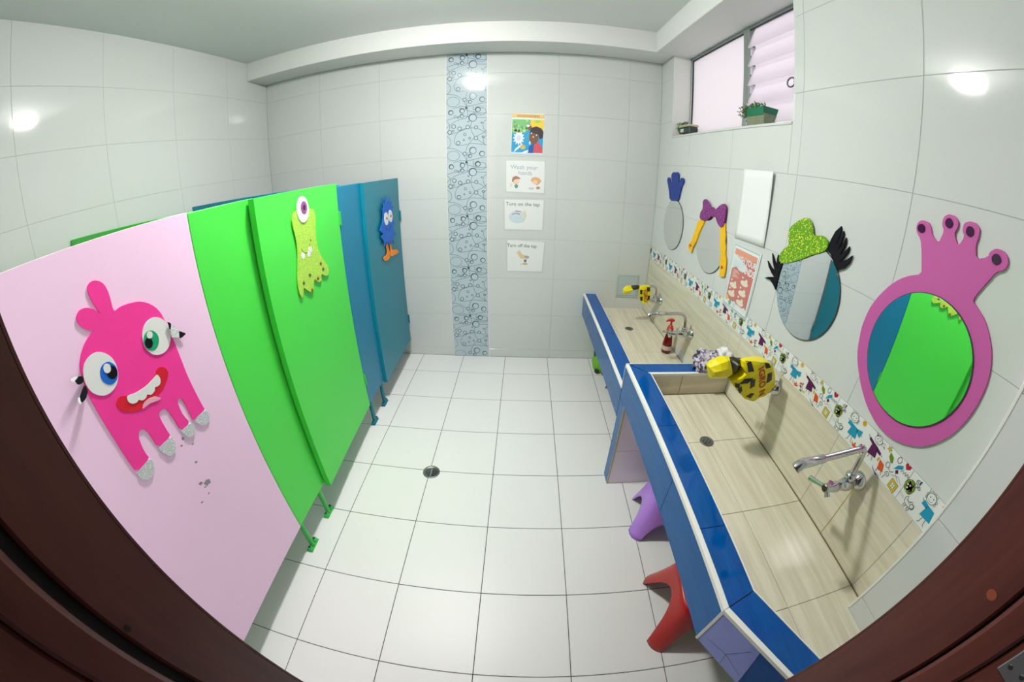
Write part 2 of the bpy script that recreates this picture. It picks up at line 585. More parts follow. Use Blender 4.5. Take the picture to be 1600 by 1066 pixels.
def clip_rects(rect, holes):
    out = [rect]
    for (a0, a1, b0, b1) in holes:
        nxt = []
        for (u0, u1, v0, v1) in out:
            if u1 <= a0 + 1e-6 or u0 >= a1 - 1e-6 or v1 <= b0 + 1e-6 or v0 >= b1 - 1e-6:
                nxt.append((u0, u1, v0, v1))
                continue
            if u0 < a0: nxt.append((u0, a0, v0, v1))
            if u1 > a1: nxt.append((a1, u1, v0, v1))
            m0, m1 = max(u0, a0), min(u1, a1)
            if v0 < b0: nxt.append((m0, m1, v0, b0))
            if v1 > b1: nxt.append((m0, m1, b1, v1))
        out = nxt
    return out


def tile_field(parent, fr, us, vs, m, holes=(), gap=0.0016, t=0.004, name='tile', b=0.0008, jitter=0.0003):
    for i in range(len(us) - 1):
        for j in range(len(vs) - 1):
            for r in clip_rects((us[i], us[i + 1], vs[j], vs[j + 1]), holes):
                lay(name, parent, fr, *r, m, gap, t, b, jitter)


def text_polys(mb, body, size, fr, pos, t, m, rot=0.0, align='CENTER', bold=0.0, sx=1.0):
    """lettering from the built-in font, as flat print in the frame"""
    cu = bpy.data.curves.new('lettering', 'FONT')
    cu.body = body
    cu.size = size
    cu.align_x = align
    cu.offset = bold
    cu.resolution_u = 3
    ob = bpy.data.objects.new('lettering', cu)
    COL.objects.link(ob)
    dg = bpy.context.evaluated_depsgraph_get()
    dg.update()
    me = bpy.data.meshes.new_from_object(ob.evaluated_get(dg))
    o, U, V, N = fr
    c, s = math.cos(rot), math.sin(rot)
    vs = [o + U * (pos[0] + sx * v.co.x * c - v.co.y * s) + V * (pos[1] + sx * v.co.x * s + v.co.y * c) + N * t for v in me.vertices]
    mb.add(vs, [tuple(p.vertices) for p in me.polygons], m)
    bpy.data.objects.remove(ob)
    bpy.data.curves.remove(cu)
    bpy.data.meshes.remove(me)

G={
'pk_body':[[-2253,1320],[-2259,1336],[-2264,1353],[-2267,1373],[-2266,1387],[-2257,1395],[-2244,1396],[-2231,1390],[-2221,1379],[-2216,1360],[-2216,1338],[-2218,1319],[-2215,1310],[-2196,1314],[-2172,1312],[-2143,1306],[-2118,1294],[-2096,1273],[-2084,1251],[-2079,1225],[-2073,1175],[-2071,1154],[-2070,1108],[-2070,1056],[-2067,1010],[-2062,944],[-2059,930],[-2110,930],[-2116,933],[-2115,970],[-2118,1005],[-2125,1017],[-2137,1013],[-2140,996],[-2140,968],[-2129,932],[-2169,934],[-2172,973],[-2178,1009],[-2186,1022],[-2201,1024],[-2211,1019],[-2212,998],[-2210,966],[-2208,945],[-2260,946],[-2262,988],[-2267,1011],[-2276,1021],[-2288,1020],[-2296,1010],[-2301,984],[-2302,960],[-2299,943],[-2353,940],[-2355,980],[-2356,1039],[-2359,1096],[-2361,1147],[-2362,1179],[-2355,1231],[-2346,1250],[-2333,1266],[-2318,1279],[-2299,1289],[-2283,1294],[-2299,1301],[-2311,1314],[-2317,1331],[-2313,1342],[-2301,1350],[-2283,1348],[-2268,1338],[-2259,1327]],
'pk_foot1':[[-2059,930],[-2053,911],[-2055,896],[-2070,889],[-2088,891],[-2102,905],[-2111,922],[-2110,930]],
'pk_foot2':[[-2129,932],[-2120,922],[-2122,904],[-2135,894],[-2155,897],[-2164,912],[-2168,925],[-2169,934]],
'pk_foot3':[[-2208,945],[-2206,926],[-2212,907],[-2226,897],[-2243,902],[-2253,920],[-2259,936],[-2260,946]],
'pk_foot4':[[-2299,943],[-2297,927],[-2305,908],[-2323,899],[-2342,904],[-2352,918],[-2354,932],[-2353,940]],
'pk_eyeA':[[-2267,1181],[-2274,1167],[-2285,1156],[-2299,1150],[-2314,1149],[-2329,1153],[-2341,1162],[-2351,1174],[-2356,1188],[-2357,1204],[-2354,1219],[-2348,1232],[-2338,1242],[-2325,1248],[-2311,1250],[-2297,1248],[-2284,1240],[-2273,1228],[-2266,1214],[-2264,1197]],
'pk_irisA':[[-2269,1181],[-2273,1173],[-2278,1167],[-2285,1164],[-2293,1163],[-2301,1165],[-2307,1170],[-2312,1176],[-2315,1184],[-2316,1192],[-2314,1200],[-2311,1207],[-2305,1213],[-2299,1216],[-2291,1217],[-2284,1216],[-2277,1212],[-2272,1205],[-2268,1198],[-2267,1189]],
'pk_pupA':[[-2269,1183],[-2273,1176],[-2279,1173],[-2285,1172],[-2292,1175],[-2296,1181],[-2298,1187],[-2298,1195],[-2294,1201],[-2289,1204],[-2282,1205],[-2276,1202],[-2271,1197],[-2269,1190]],
'pk_glA':[[-2282,1199],[-2285,1194],[-2291,1192],[-2296,1193],[-2300,1197],[-2302,1202],[-2301,1208],[-2298,1213],[-2293,1215],[-2288,1214],[-2283,1210],[-2281,1205]],
'pk_eyeB':[[-2077,1184],[-2085,1170],[-2096,1159],[-2110,1153],[-2125,1153],[-2139,1157],[-2152,1165],[-2161,1177],[-2167,1191],[-2168,1206],[-2165,1221],[-2159,1233],[-2148,1244],[-2136,1250],[-2121,1252],[-2107,1249],[-2094,1242],[-2083,1230],[-2077,1216],[-2074,1200]],
'pk_irisB':[[-2120,1191],[-2124,1184],[-2130,1178],[-2137,1175],[-2145,1174],[-2152,1177],[-2159,1181],[-2164,1187],[-2167,1195],[-2168,1203],[-2166,1211],[-2162,1218],[-2157,1223],[-2150,1226],[-2142,1227],[-2135,1225],[-2128,1221],[-2123,1215],[-2119,1207],[-2118,1199]],
'pk_pupB':[[-2141,1193],[-2145,1188],[-2150,1185],[-2155,1185],[-2160,1187],[-2164,1192],[-2166,1198],[-2165,1204],[-2162,1209],[-2157,1212],[-2151,1212],[-2146,1210],[-2142,1205],[-2141,1200]],
'pk_glB':[[-2134,1212],[-2137,1208],[-2142,1207],[-2147,1208],[-2151,1211],[-2153,1216],[-2152,1221],[-2149,1224],[-2144,1226],[-2139,1225],[-2135,1222],[-2133,1217]],
'pk_lashR1':[[-2079,1223],[-2075,1221],[-2067,1213],[-2073,1204],[-2080,1201],[-2078,1214]],
'pk_lashR2':[[-2067,1212],[-2052,1196],[-2046,1180],[-2053,1166],[-2073,1175],[-2082,1180],[-2079,1195]],
'pk_lashR3':[[-2046,1182],[-2038,1175],[-2026,1165],[-2045,1160],[-2052,1162]],
'pk_lashL1':[[-2393,1234],[-2379,1232],[-2369,1227],[-2375,1224],[-2382,1226],[-2389,1225]],
'pk_lashL2':[[-2382,1226],[-2369,1227],[-2356,1220],[-2358,1209],[-2370,1209],[-2380,1214]],
'pk_lashL3':[[-2360,1202],[-2360,1186],[-2375,1177],[-2392,1177],[-2393,1188],[-2377,1197]],
'pk_lashL4':[[-2399,1191],[-2389,1192],[-2395,1177],[-2399,1179]],
'pk_mouth':[[-2306,1121],[-2296,1127],[-2285,1125],[-2272,1117],[-2246,1109],[-2209,1107],[-2179,1112],[-2162,1120],[-2166,1121],[-2154,1127],[-2139,1123],[-2129,1111],[-2128,1100],[-2128,1099],[-2136,1087],[-2160,1071],[-2190,1064],[-2223,1064],[-2249,1063],[-2277,1072],[-2303,1092],[-2310,1108]],
'pk_teeth':[[-2272,1117],[-2246,1109],[-2209,1106],[-2179,1111],[-2164,1115],[-2160,1099],[-2167,1087],[-2180,1086],[-2187,1090],[-2192,1081],[-2207,1078],[-2218,1088],[-2224,1081],[-2238,1081],[-2248,1091],[-2254,1087],[-2268,1091],[-2276,1101],[-2276,1110]],
'pk_tongue':[[-2249,1063],[-2238,1074],[-2217,1075],[-2196,1068],[-2181,1051],[-2199,1054],[-2220,1062],[-2240,1062]],
'pk_scuff0':[[-2191,745],[-2175,746],[-2163,738],[-2166,724],[-2176,729],[-2183,726]],
'pk_scuff1':[[-2207,759],[-2198,759],[-2192,755],[-2193,747],[-2199,750],[-2203,748]],
'pk_scuff2':[[-2180,822],[-2174,823],[-2169,820],[-2169,815],[-2174,816],[-2176,815]],
'pk_scuff3':[[-2180,912],[-2174,913],[-2170,911],[-2170,905],[-2174,907],[-2177,905]],
'pk_scuff4':[[-2157,875],[-2153,875],[-2149,873],[-2149,869],[-2153,870],[-2155,869]],
'pk_scuff5':[[-2195,898],[-2190,899],[-2186,896],[-2187,892],[-2190,893],[-2192,892]],
'pk_scuff6':[[-2197,707],[-2192,708],[-2189,705],[-2190,701],[-2193,703],[-2195,702]],
'pk_scuff7':[[-2237,707],[-2231,707],[-2227,704],[-2228,699],[-2232,701],[-2234,700]],
'pk_scuff8':[[-2196,734],[-2192,734],[-2189,732],[-2189,728],[-2192,729],[-2194,728]],
'gr_body':[[-1378,1399],[-1406,1389],[-1421,1369],[-1421,1340],[-1414,1314],[-1409,1284],[-1411,1238],[-1423,1190],[-1448,1124],[-1454,1083],[-1446,1060],[-1439,1046],[-1427,1051],[-1413,1085],[-1391,1065],[-1360,1042],[-1338,1042],[-1324,1070],[-1311,1089],[-1292,1071],[-1268,1058],[-1249,1064],[-1244,1091],[-1214,1073],[-1182,1063],[-1164,1082],[-1168,1108],[-1195,1136],[-1224,1172],[-1241,1210],[-1245,1266],[-1236,1310],[-1224,1354],[-1233,1378],[-1260,1392],[-1285,1392],[-1340,1398]],
'gr_eye':[[-1282,1390],[-1287,1373],[-1296,1359],[-1308,1348],[-1323,1342],[-1339,1341],[-1354,1346],[-1366,1356],[-1375,1369],[-1380,1385],[-1380,1402],[-1376,1418],[-1368,1432],[-1356,1443],[-1342,1449],[-1327,1451],[-1312,1447],[-1299,1438],[-1289,1424],[-1283,1408]],
'gr_iris':[[-1298,1399],[-1301,1389],[-1307,1381],[-1316,1376],[-1326,1375],[-1336,1379],[-1343,1385],[-1348,1395],[-1349,1405],[-1346,1415],[-1339,1423],[-1331,1428],[-1321,1429],[-1311,1426],[-1303,1419],[-1298,1410]],
'gr_pup':[[-1312,1402],[-1315,1396],[-1321,1392],[-1327,1393],[-1331,1398],[-1332,1405],[-1328,1411],[-1323,1414],[-1316,1413],[-1312,1408]],
'gr_tooth1':[[-1361,1206],[-1364,1200],[-1370,1196],[-1378,1195],[-1385,1199],[-1389,1205],[-1390,1213],[-1387,1219],[-1382,1223],[-1374,1224],[-1367,1220],[-1363,1214]],
'gr_tooth2':[[-1312,1201],[-1318,1195],[-1326,1192],[-1333,1193],[-1339,1197],[-1340,1203],[-1338,1210],[-1332,1215],[-1325,1218],[-1317,1217],[-1312,1213],[-1310,1207]],
'gr_tooth3':[[-1295,1217],[-1296,1210],[-1301,1205],[-1309,1204],[-1316,1207],[-1322,1214],[-1324,1221],[-1322,1228],[-1317,1232],[-1310,1233],[-1303,1230],[-1297,1224]],
'gr_smile':[[-1383,1240],[-1374,1224],[-1353,1213],[-1333,1210],[-1314,1223],[-1305,1245],[-1308,1246],[-1318,1225],[-1335,1213],[-1352,1216],[-1371,1227],[-1380,1240]],
'gr_nostril':[[-1305,1261],[-1294,1262],[-1290,1255],[-1296,1250],[-1298,1251],[-1295,1256],[-1301,1259]],
'gr_star0':[[-1231,1146],[-1230,1138],[-1220,1135],[-1229,1133],[-1228,1125],[-1235,1131],[-1245,1130],[-1240,1136],[-1246,1143],[-1236,1140]],
'gr_star1':[[-1216,1116],[-1215,1108],[-1205,1104],[-1214,1102],[-1213,1094],[-1221,1100],[-1230,1099],[-1225,1105],[-1232,1112],[-1222,1110]],
'gr_star2':[[-1343,1126],[-1342,1119],[-1333,1115],[-1341,1113],[-1341,1106],[-1347,1112],[-1356,1110],[-1351,1116],[-1357,1123],[-1348,1120]],
'gr_star3':[[-1403,1109],[-1402,1102],[-1394,1099],[-1402,1097],[-1402,1089],[-1407,1095],[-1415,1094],[-1411,1100],[-1416,1106],[-1408,1104]],
'gr_star4':[[-1278,1091],[-1277,1083],[-1267,1079],[-1276,1077],[-1276,1069],[-1283,1076],[-1292,1074],[-1287,1081],[-1293,1087],[-1283,1085]],
'gr_star5':[[-1345,1059],[-1344,1051],[-1336,1048],[-1344,1046],[-1344,1038],[-1350,1045],[-1359,1044],[-1354,1050],[-1360,1056],[-1351,1054]],
'bl_body':[[-424,1349],[-410,1329],[-391,1298],[-360,1315],[-365,1357],[-345,1332],[-335,1308],[-306,1330],[-246,1349],[-277,1325],[-288,1298],[-219,1305],[-264,1286],[-194,1268],[-221,1252],[-212,1226],[-232,1195],[-224,1164],[-171,1138],[-228,1142],[-239,1127],[-223,1099],[-165,1058],[-224,1076],[-246,1059],[-245,1004],[-272,1030],[-287,1048],[-308,1020],[-323,1048],[-351,1025],[-368,1050],[-395,1035],[-400,1059],[-442,1029],[-441,1057],[-460,1083],[-497,1107],[-446,1117],[-499,1150],[-476,1172],[-446,1188],[-427,1219],[-423,1259],[-453,1289],[-407,1275],[-398,1294]],
'bl_eyeA':[[-329,1200],[-333,1184],[-343,1171],[-357,1163],[-373,1162],[-389,1168],[-401,1179],[-409,1194],[-411,1211],[-407,1227],[-398,1240],[-384,1247],[-369,1249],[-353,1244],[-340,1233],[-332,1217]],
'bl_eyeB':[[-241,1206],[-245,1190],[-255,1177],[-269,1170],[-285,1169],[-300,1174],[-313,1185],[-321,1200],[-323,1217],[-319,1232],[-310,1245],[-297,1253],[-281,1254],[-265,1249],[-252,1238],[-244,1223]],
'bl_pupA':[[-349,1205],[-354,1199],[-363,1198],[-372,1201],[-374,1208],[-369,1214],[-360,1216],[-351,1212]],
'bl_pupB':[[-264,1208],[-270,1202],[-279,1200],[-288,1205],[-291,1212],[-286,1218],[-276,1219],[-267,1215]],
'bl_smile':[[-401,1153],[-379,1135],[-349,1126],[-315,1126],[-292,1139],[-282,1154],[-274,1151],[-282,1134],[-310,1120],[-347,1120],[-386,1131],[-407,1151]],
'bl_legA':[[-396,1053],[-365,1040],[-346,993],[-323,963],[-338,932],[-384,925],[-441,934],[-467,954],[-451,966],[-400,965],[-380,981],[-394,1023]],
'bl_legB':[[-318,1032],[-288,1021],[-281,967],[-232,964],[-161,945],[-130,924],[-167,919],[-227,925],[-306,931],[-316,946],[-309,984]],
'm1_crown':[[-306,1361],[-277,1422],[-246,1468],[-224,1493],[-239,1516],[-270,1514],[-294,1482],[-316,1490],[-298,1518],[-299,1540],[-329,1554],[-363,1551],[-393,1556],[-422,1543],[-424,1503],[-434,1486],[-459,1519],[-486,1524],[-507,1511],[-505,1491],[-486,1473],[-470,1444],[-461,1409],[-448,1372]],
'm2_bow':[[-803,1412],[-830,1427],[-860,1419],[-909,1387],[-927,1395],[-954,1382],[-998,1413],[-1036,1426],[-1059,1415],[-1060,1384],[-1059,1331],[-1048,1313],[-1031,1306],[-995,1320],[-963,1352],[-938,1343],[-916,1346],[-881,1318],[-818,1307],[-789,1316],[-787,1345],[-814,1371]],
'm2_braidL':[[-777,1308],[-757,1279],[-745,1249],[-732,1219],[-718,1194],[-717,1172],[-679,1147],[-679,1124],[-697,1116],[-721,1102],[-737,1112],[-737,1135],[-758,1162],[-773,1183],[-788,1224],[-811,1264],[-830,1291],[-844,1310]],
'm2_braidR':[[-1021,1308],[-1024,1281],[-1035,1257],[-1043,1220],[-1060,1192],[-1066,1160],[-1072,1123],[-1087,1098],[-1088,1073],[-1135,1085],[-1134,1109],[-1130,1140],[-1122,1170],[-1103,1192],[-1100,1217],[-1084,1246],[-1081,1277],[-1067,1301],[-1060,1339],[-1043,1309]],
'm2_starL':[[-705,1152],[-712,1147],[-725,1149],[-717,1143],[-722,1137],[-710,1138],[-700,1131],[-702,1139],[-690,1141],[-703,1145]],
'm2_starR':[[-1095,1133],[-1101,1127],[-1111,1130],[-1105,1123],[-1110,1117],[-1100,1119],[-1093,1112],[-1093,1120],[-1084,1122],[-1094,1125]],
'm3_hat':[[-1522,1270],[-1517,1280],[-1518,1298],[-1535,1324],[-1560,1341],[-1546,1372],[-1545,1404],[-1584,1436],[-1622,1455],[-1643,1455],[-1664,1435],[-1676,1405],[-1695,1408],[-1719,1413],[-1738,1411],[-1755,1398],[-1755,1378],[-1735,1362],[-1690,1341],[-1632,1307],[-1567,1276],[-1538,1268]],
'm3_lashR':[[-1753,1385],[-1760,1412],[-1772,1439],[-1792,1460],[-1796,1448],[-1792,1421],[-1786,1398],[-1797,1423],[-1807,1448],[-1811,1436],[-1807,1411],[-1799,1385],[-1813,1409],[-1823,1431],[-1826,1416],[-1823,1397],[-1812,1373],[-1830,1391],[-1844,1409],[-1844,1391],[-1833,1373],[-1818,1354],[-1844,1368],[-1864,1387],[-1859,1363],[-1844,1342],[-1815,1326],[-1798,1340],[-1771,1366],[-1753,1373]],
'm3_lashL':[[-1538,1268],[-1519,1261],[-1501,1291],[-1499,1273],[-1506,1245],[-1484,1266],[-1462,1287],[-1476,1257],[-1501,1226],[-1471,1235],[-1442,1251],[-1457,1231],[-1483,1213],[-1504,1204],[-1471,1193],[-1446,1181],[-1483,1185],[-1509,1175],[-1531,1161],[-1531,1193],[-1532,1228]],
'm4_frame':[[-2112,1411],[-2103,1438],[-2095,1462],[-2083,1491],[-2067,1504],[-2061,1517],[-2065,1531],[-2077,1538],[-2096,1536],[-2106,1525],[-2113,1509],[-2137,1494],[-2145,1527],[-2135,1539],[-2135,1558],[-2148,1568],[-2166,1567],[-2179,1556],[-2179,1542],[-2173,1528],[-2192,1503],[-2203,1528],[-2193,1540],[-2193,1557],[-2209,1565],[-2225,1564],[-2237,1554],[-2238,1536],[-2235,1519],[-2246,1490],[-2273,1503],[-2274,1515],[-2286,1526],[-2303,1527],[-2317,1520],[-2324,1505],[-2319,1490],[-2301,1480],[-2289,1455],[-2276,1429],[-2267,1405],[-2283,1396],[-2302,1382],[-2320,1369],[-2314,1378],[-2335,1356],[-2354,1331],[-2370,1298],[-2379,1261],[-2381,1219],[-2377,1174],[-2365,1128],[-2343,1087],[-2311,1049],[-2267,1021],[-2212,1003],[-2157,1005],[-2100,1025],[-2047,1064],[-2005,1112],[-1987,1147],[-1975,1202],[-1975,1227],[-1978,1254],[-1983,1277],[-2000,1315],[-2026,1353],[-2051,1378],[-2078,1396]],
'm4_glass':[[-2269,1358],[-2299,1333],[-2322,1302],[-2337,1260],[-2342,1222],[-2336,1176],[-2322,1136],[-2302,1102],[-2279,1078],[-2248,1062],[-2211,1053],[-2158,1055],[-2107,1070],[-2066,1098],[-2039,1131],[-2021,1181],[-2021,1251],[-2032,1283],[-2053,1319],[-2084,1348],[-2117,1368],[-2144,1378],[-2176,1382],[-2211,1378],[-2245,1366]],
'm4_gem0':[[-2090,1520],[-2090,1514],[-2087,1509],[-2082,1507],[-2076,1507],[-2071,1510],[-2068,1515],[-2068,1521],[-2071,1525],[-2076,1528],[-2082,1528],[-2087,1525]],
'm4_gem1':[[-2165,1550],[-2165,1544],[-2162,1539],[-2158,1537],[-2152,1537],[-2147,1540],[-2144,1545],[-2144,1551],[-2147,1556],[-2152,1559],[-2157,1559],[-2162,1555]],
'm4_gem2':[[-2224,1546],[-2225,1540],[-2222,1535],[-2217,1532],[-2212,1532],[-2207,1535],[-2204,1540],[-2204,1546],[-2206,1552],[-2211,1554],[-2217,1554],[-2222,1551]],
'm4_gem3':[[-2306,1509],[-2306,1503],[-2303,1498],[-2298,1495],[-2292,1494],[-2287,1497],[-2284,1502],[-2283,1507],[-2286,1513],[-2291,1516],[-2297,1516],[-2302,1513]]}

# ------------------------------------------------------------------ room shell
T = 0.12
ZB = 2.36                 # underside of the beams
WY0, WY1, WZ0 = -1.470, -0.235, 1.797   # window opening
DX0, DX1, DZ = -0.23, 0.70, 2.15       # doorway

floor = struct('floor', MB().box(XL - T, XR + T, -2.76, T, -0.1, -0.0012), M['floor_grout'])
xs = [XL] + [k * FT for k in range(-5, 4)] + [XR]
ys = [-2.755] + [-0.2656 - FT * k for k in range(7, -1, -1)] + [0.0]
ys = [y for i, y in enumerate(ys) if i == 0 or y > -2.70]
tile_field(floor, frame_up(0.0), xs, ys, M['floor_tile'], gap=0.0030, name='tile', jitter=0.0002)

wall_back = struct('wall_back', MB().box(XL - T, XR + T, 0.0012, T, 0, ZC), M['wall_grout'])
rows = [0.0] + [Z8 + TH * k for k in range(0, 8)] + [ZB]
SX0, SX1 = -0.4256, -0.1371
bxs = [XL, -1.432, -0.930, SX0]
tile_field(wall_back, frame_back(), bxs, rows, M['wall_tile'])
tile_field(wall_back, frame_back(), [SX1, 0.3627, 0.8655, XR], rows, M['wall_tile'])

wall_left = struct('wall_left', MB().box(XL - T, XL - 0.0012, -2.76, 0.0, 0, ZC), M['wall_grout'])
lrows = [0.0] + [Z8 + TH * k for k in range(0, 8)] + [ZC]
tile_field(wall_left, frame_left(XL), [YF, -2.4727, -1.9727, -1.4730, -0.9733, -0.4735, 0.0], lrows, M['wall_tile'])

wr = MB()
x0, x1 = XR + 0.0012, XR + 0.20
wr.box(x0, x1, -2.76, WY0, 0, ZC).box(x0, x1, WY1, T, 0, ZC).box(x0, x1, WY0, WY1, 0, WZ0 - 0.004)
wall_right = struct('wall_right', wr, M['wall_grout'])
FZ0, FZ1 = 0.888, 0.985
rz = [FZ1] + [Z8 + TH * k for k in range(4, 8)] + [ZB]
ry = [-2.4627, -2.0265, -1.5270, -1.0272, -0.5275, -0.0278, 0.0]
tile_field(wall_right, frame_right(XR), ry, rz, M['wall_tile'], holes=[(WY0, WY1, WZ0, ZB)])
tile_field(wall_right, frame_right(XR), ry, [0, Z8, Z8 + TH, 0.52], M['wall_tile'], holes=[(-1.375, -1.285, 0, 2)])
# beige splash tiles
tile_field(wall_right, frame_right(XR), [-1.285, -1.09, -0.74, -0.386, -0.03, 0.0], [0.467, 0.80, FZ0], M['beige'], gap=0.0014, name='splash_tile')
tile_field(wall_right, frame_right(XR), [-2.4627, -2.406, -2.054, -1.702, -1.375], [0.592, FZ0], M['beige'], gap=0.0022, name='splash_tile')
tile_field(wall_right, frame_right(XR), [-1.375, -1.285], [0.70, FZ0], M['beige'], name='splash_tile')

# window reveal
rev = MB()
rev.box(XR - 0.0, x1, WY1 - 0.0005, WY1 + 0.01, WZ0, ZB)
rev.box(XR - 0.0, x1, WY0 - 0.01, WY0 + 0.0005, WZ0, ZB)
obj('window_reveal', rev, M['paint'], wall_right)
obj('window_sill', MB().bbox(XR - 0.004, x1, WY0, WY1, WZ0 - 0.012, WZ0, 0.002), M['wall_tile'], wall_right)

# frieze: children drawings, one printed tile every 0.333 m
def frieze_print(mb, u0, umax=9):
    """u runs from the back corner towards the doorway, v up from the frieze's lower edge (millimetres)"""
    fr = (Vector((XR - 0.0006, -u0, FZ0)), -Y, Z, -X)
    k = 0.001
    ink = pm('ink', (0.012, 0.012, 0.02))
    blue = pm('sky_blue', (0.01, 0.30, 0.48))
    plum = pm('plum', (0.10, 0.005, 0.08))
    grn = pm('leaf_green', (0.16, 0.27, 0.01))
    org = pm('orange', (0.68, 0.09, 0.01))
    yel = pm('mustard', (0.62, 0.46, 0.03))
    red = pm('crimson', (0.42, 0.005, 0.03))
    skin = pm('figure_white', (0.80, 0.81, 0.78))
    dk = pm('dark_teal', (0.02, 0.07, 0.12))
    def P(pts, m, t=0.0, s=1):
        pts = [(a * k, b * k) for a, b in pts]
        if max(p[0] for p in pts) > umax: return
        mb.prism(pts, fr, t, t, m)
    def Ln(pts, w=1.5, t=0.0002, m=ink, closed=False):
        pts = [(a * k, b * k) for a, b in pts]
        if max(p[0] for p in pts) > umax: return
        mb.line(pts, w * k, fr, t, m, closed)
    def El(cx, cy, rx, ry, n=16): return ellipse(cx, cy, rx, ry, n)
    def spiral(cx, cy, r, turns=1.6):
        return [(cx + r * i / 18 * math.cos(i * turns * 2 * PI / 18), cy + r * i / 18 * math.sin(i * turns * 2 * PI / 18)) for i in range(3, 19)]
    # green tree-cloud
    for a, b, r in [(6, 62, 9), (17, 67, 10), (25, 58, 9), (20, 47, 10), (9, 50, 9), (15, 57, 10)]: P(El(a, b, r, r, 12), grn)
    for a, b in [(18, 64), (22, 48)]: P(El(a, b, 4, 4, 10), plum, .0001)
    for a, b in [(7, 58), (10, 50), (15, 60)]: P(El(a, b, 2.6, 2.6, 10), skin, .0001)
    Ln(El(15, 57, 18, 19, 18), .9, closed=True)
    # outlined cat
    Ln([(24, 30), (30, 38), (32, 26), (40, 26), (48, 34), (53, 28), (60, 30), (58, 20), (50, 14), (36, 14), (26, 18), (24, 30)])
    Ln([(30, 14), (29, 5), (34, 5), (36, 13)]); Ln([(44, 13), (44, 4), (49, 4), (51, 13)])
    Ln(El(54, 22, 7, 7, 12), closed=True); Ln([(33, 30), (42, 20), (46, 30)], .8)
    Ln([(0, 30), (2, 22), (4, 31), (7, 21), (9, 30), (12, 20), (14, 28), (18, 20)], .9)
    # butterfly and curls
    Ln(spiral(30, 84, 7)); Ln(spiral(40, 72, 6)); P([(34, 92), (39, 93), (36, 74)], dk, .0001); Ln(El(28, 72, 4, 6, 12), closed=True)
    # crowned figure in a blue dress
    P([(88, 62), (113, 60), (120, 30), (82, 27)], blue, .0001); P([(88, 62), (72, 66), (68, 52), (88, 50)], blue, .0001); P([(111, 60), (133, 66), (131, 42), (112, 50)], blue, .0001)
    P(El(84, 80, 15, 14, 20), skin, .0002); Ln(El(84, 80, 15, 14, 20), 1.2, .0003, closed=True)
    P(El(79, 82, 1.6, 2, 8), ink, .0004); P(El(90, 83, 1.6, 2, 8), ink, .0004); Ln([(77, 75), (82, 71), (88, 72), (92, 76)], 1.1, .0004)
    Ln([(70, 88), (66, 98), (73, 93), (78, 99), (82, 94), (88, 99), (91, 93), (98, 96), (97, 88)], 1.1, .0003)
    for a, b in [(69, 75), (68, 83), (100, 74), (101, 82)]: Ln(El(a, b, 3, 3.4, 9), 1, .0003, closed=True)
    Ln([(95, 28), (93, 12), (88, 9)]); Ln([(106, 29), (108, 13), (113, 10)]); Ln([(70, 60), (64, 66)]); Ln([(132, 55), (138, 52)])
    # sun
    P(starpts(124, 90, 9.5, 10, .72), yel, .0001); P(El(124, 90, 5, 5, 12), pm('sun_orange', (0.75, 0.28, 0.02)), .0002)
    # bird and flower
    P([(112, 22), (122, 14), (128, 26), (132, 15), (143, 20), (134, 8), (120, 7)], org, .0001)
    for a, b in [(150, 32), (160, 36), (152, 22)]: P(El(a, b, 4, 4, 9), red, .0001)
    for a, b in [(157, 27), (148, 26), (161, 19)]: Ln(El(a, b, 4.5, 4.5, 10), 1, .0002, closed=True)
    P(El(160, 9, 7, 3.4, 10), grn, .0001); P(El(176, 14, 7, 3.2, 10), yel, .0001); Ln([(155, 18), (158, 10), (172, 15)], .9)
    # girl in a plum dress
    P([(180, 70), (203, 66), (212, 36), (178, 30)], plum, .0001); P([(182, 70), (165, 74), (163, 66), (182, 60)], plum, .0001); P([(201, 66), (222, 60), (221, 52), (204, 54)], plum, .0001)
    P(El(193, 84, 14, 12, 20), skin, .0002); Ln(El(193, 84, 14, 12, 20), 1.2, .0003, closed=True)
    Ln([(180, 88), (190, 97), (203, 94), (208, 84)], 1.2, .0003); Ln([(182, 90), (176, 99)]); Ln([(184, 93), (182, 100)]); Ln([(188, 92), (196, 90), (204, 87)], 1, .0003)
    Ln([(207, 84), (218, 90), (219, 78), (208, 80)], 1.1, .0003, closed=True); Ln([(218, 82), (224, 76)], 1.5)
    P(El(188, 85, 1.5, 1.9, 8), ink, .0004); P(El(198, 84, 1.5, 1.9, 8), ink, .0004); Ln([(187, 78), (192, 75), (198, 77)], 1.1, .0004)
    Ln([(164, 70), (156, 76)]); Ln([(222, 56), (230, 54)]); Ln([(188, 31), (186, 20)]); Ln([(200, 33), (204, 22)])
    # star, leaf, square figure
    P(starpts(238, 90, 10, 5, .42, .3), yel, .0001); Ln(starpts(238, 90, 10, 5, .42, .3), .8, .0002, closed=True)
    P([(246, 86), (262, 80), (268, 66), (262, 62), (248, 72)], grn, .0001)
    P([(228, 46), (248, 42), (256, 22), (234, 18)], org, .0001); Ln(El(258, 52, 7, 8, 12), closed=True); P(El(222, 42, 4, 7, 10), yel, .0001)
    Ln([(236, 18), (234, 10)]); Ln([(250, 20), (256, 12)]); Ln([(262, 47), (276, 42), (284, 50)])
    P([(215, 16), (228, 8), (246, 4), (240, 0.6), (222, 8)], dk, .0001)
    P([(286, 74), (300, 84), (304, 76), (290, 64), (278, 56)], blue, .0001); Ln(El(282, 88, 7, 9, 12), closed=True)
    # heart
    P([(312, 82), (303, 92), (305, 99), (311, 99), (313, 95), (317, 99), (323, 98), (323, 90)], red, .0001)
    Ln(spiral(272, 30, 9)); Ln([(266, 24), (262, 10)])
    Ln([(296 + 2.2 * i, 72 + 6 * math.sin(i * 1.6)) for i in range(17)], 1, .0002)
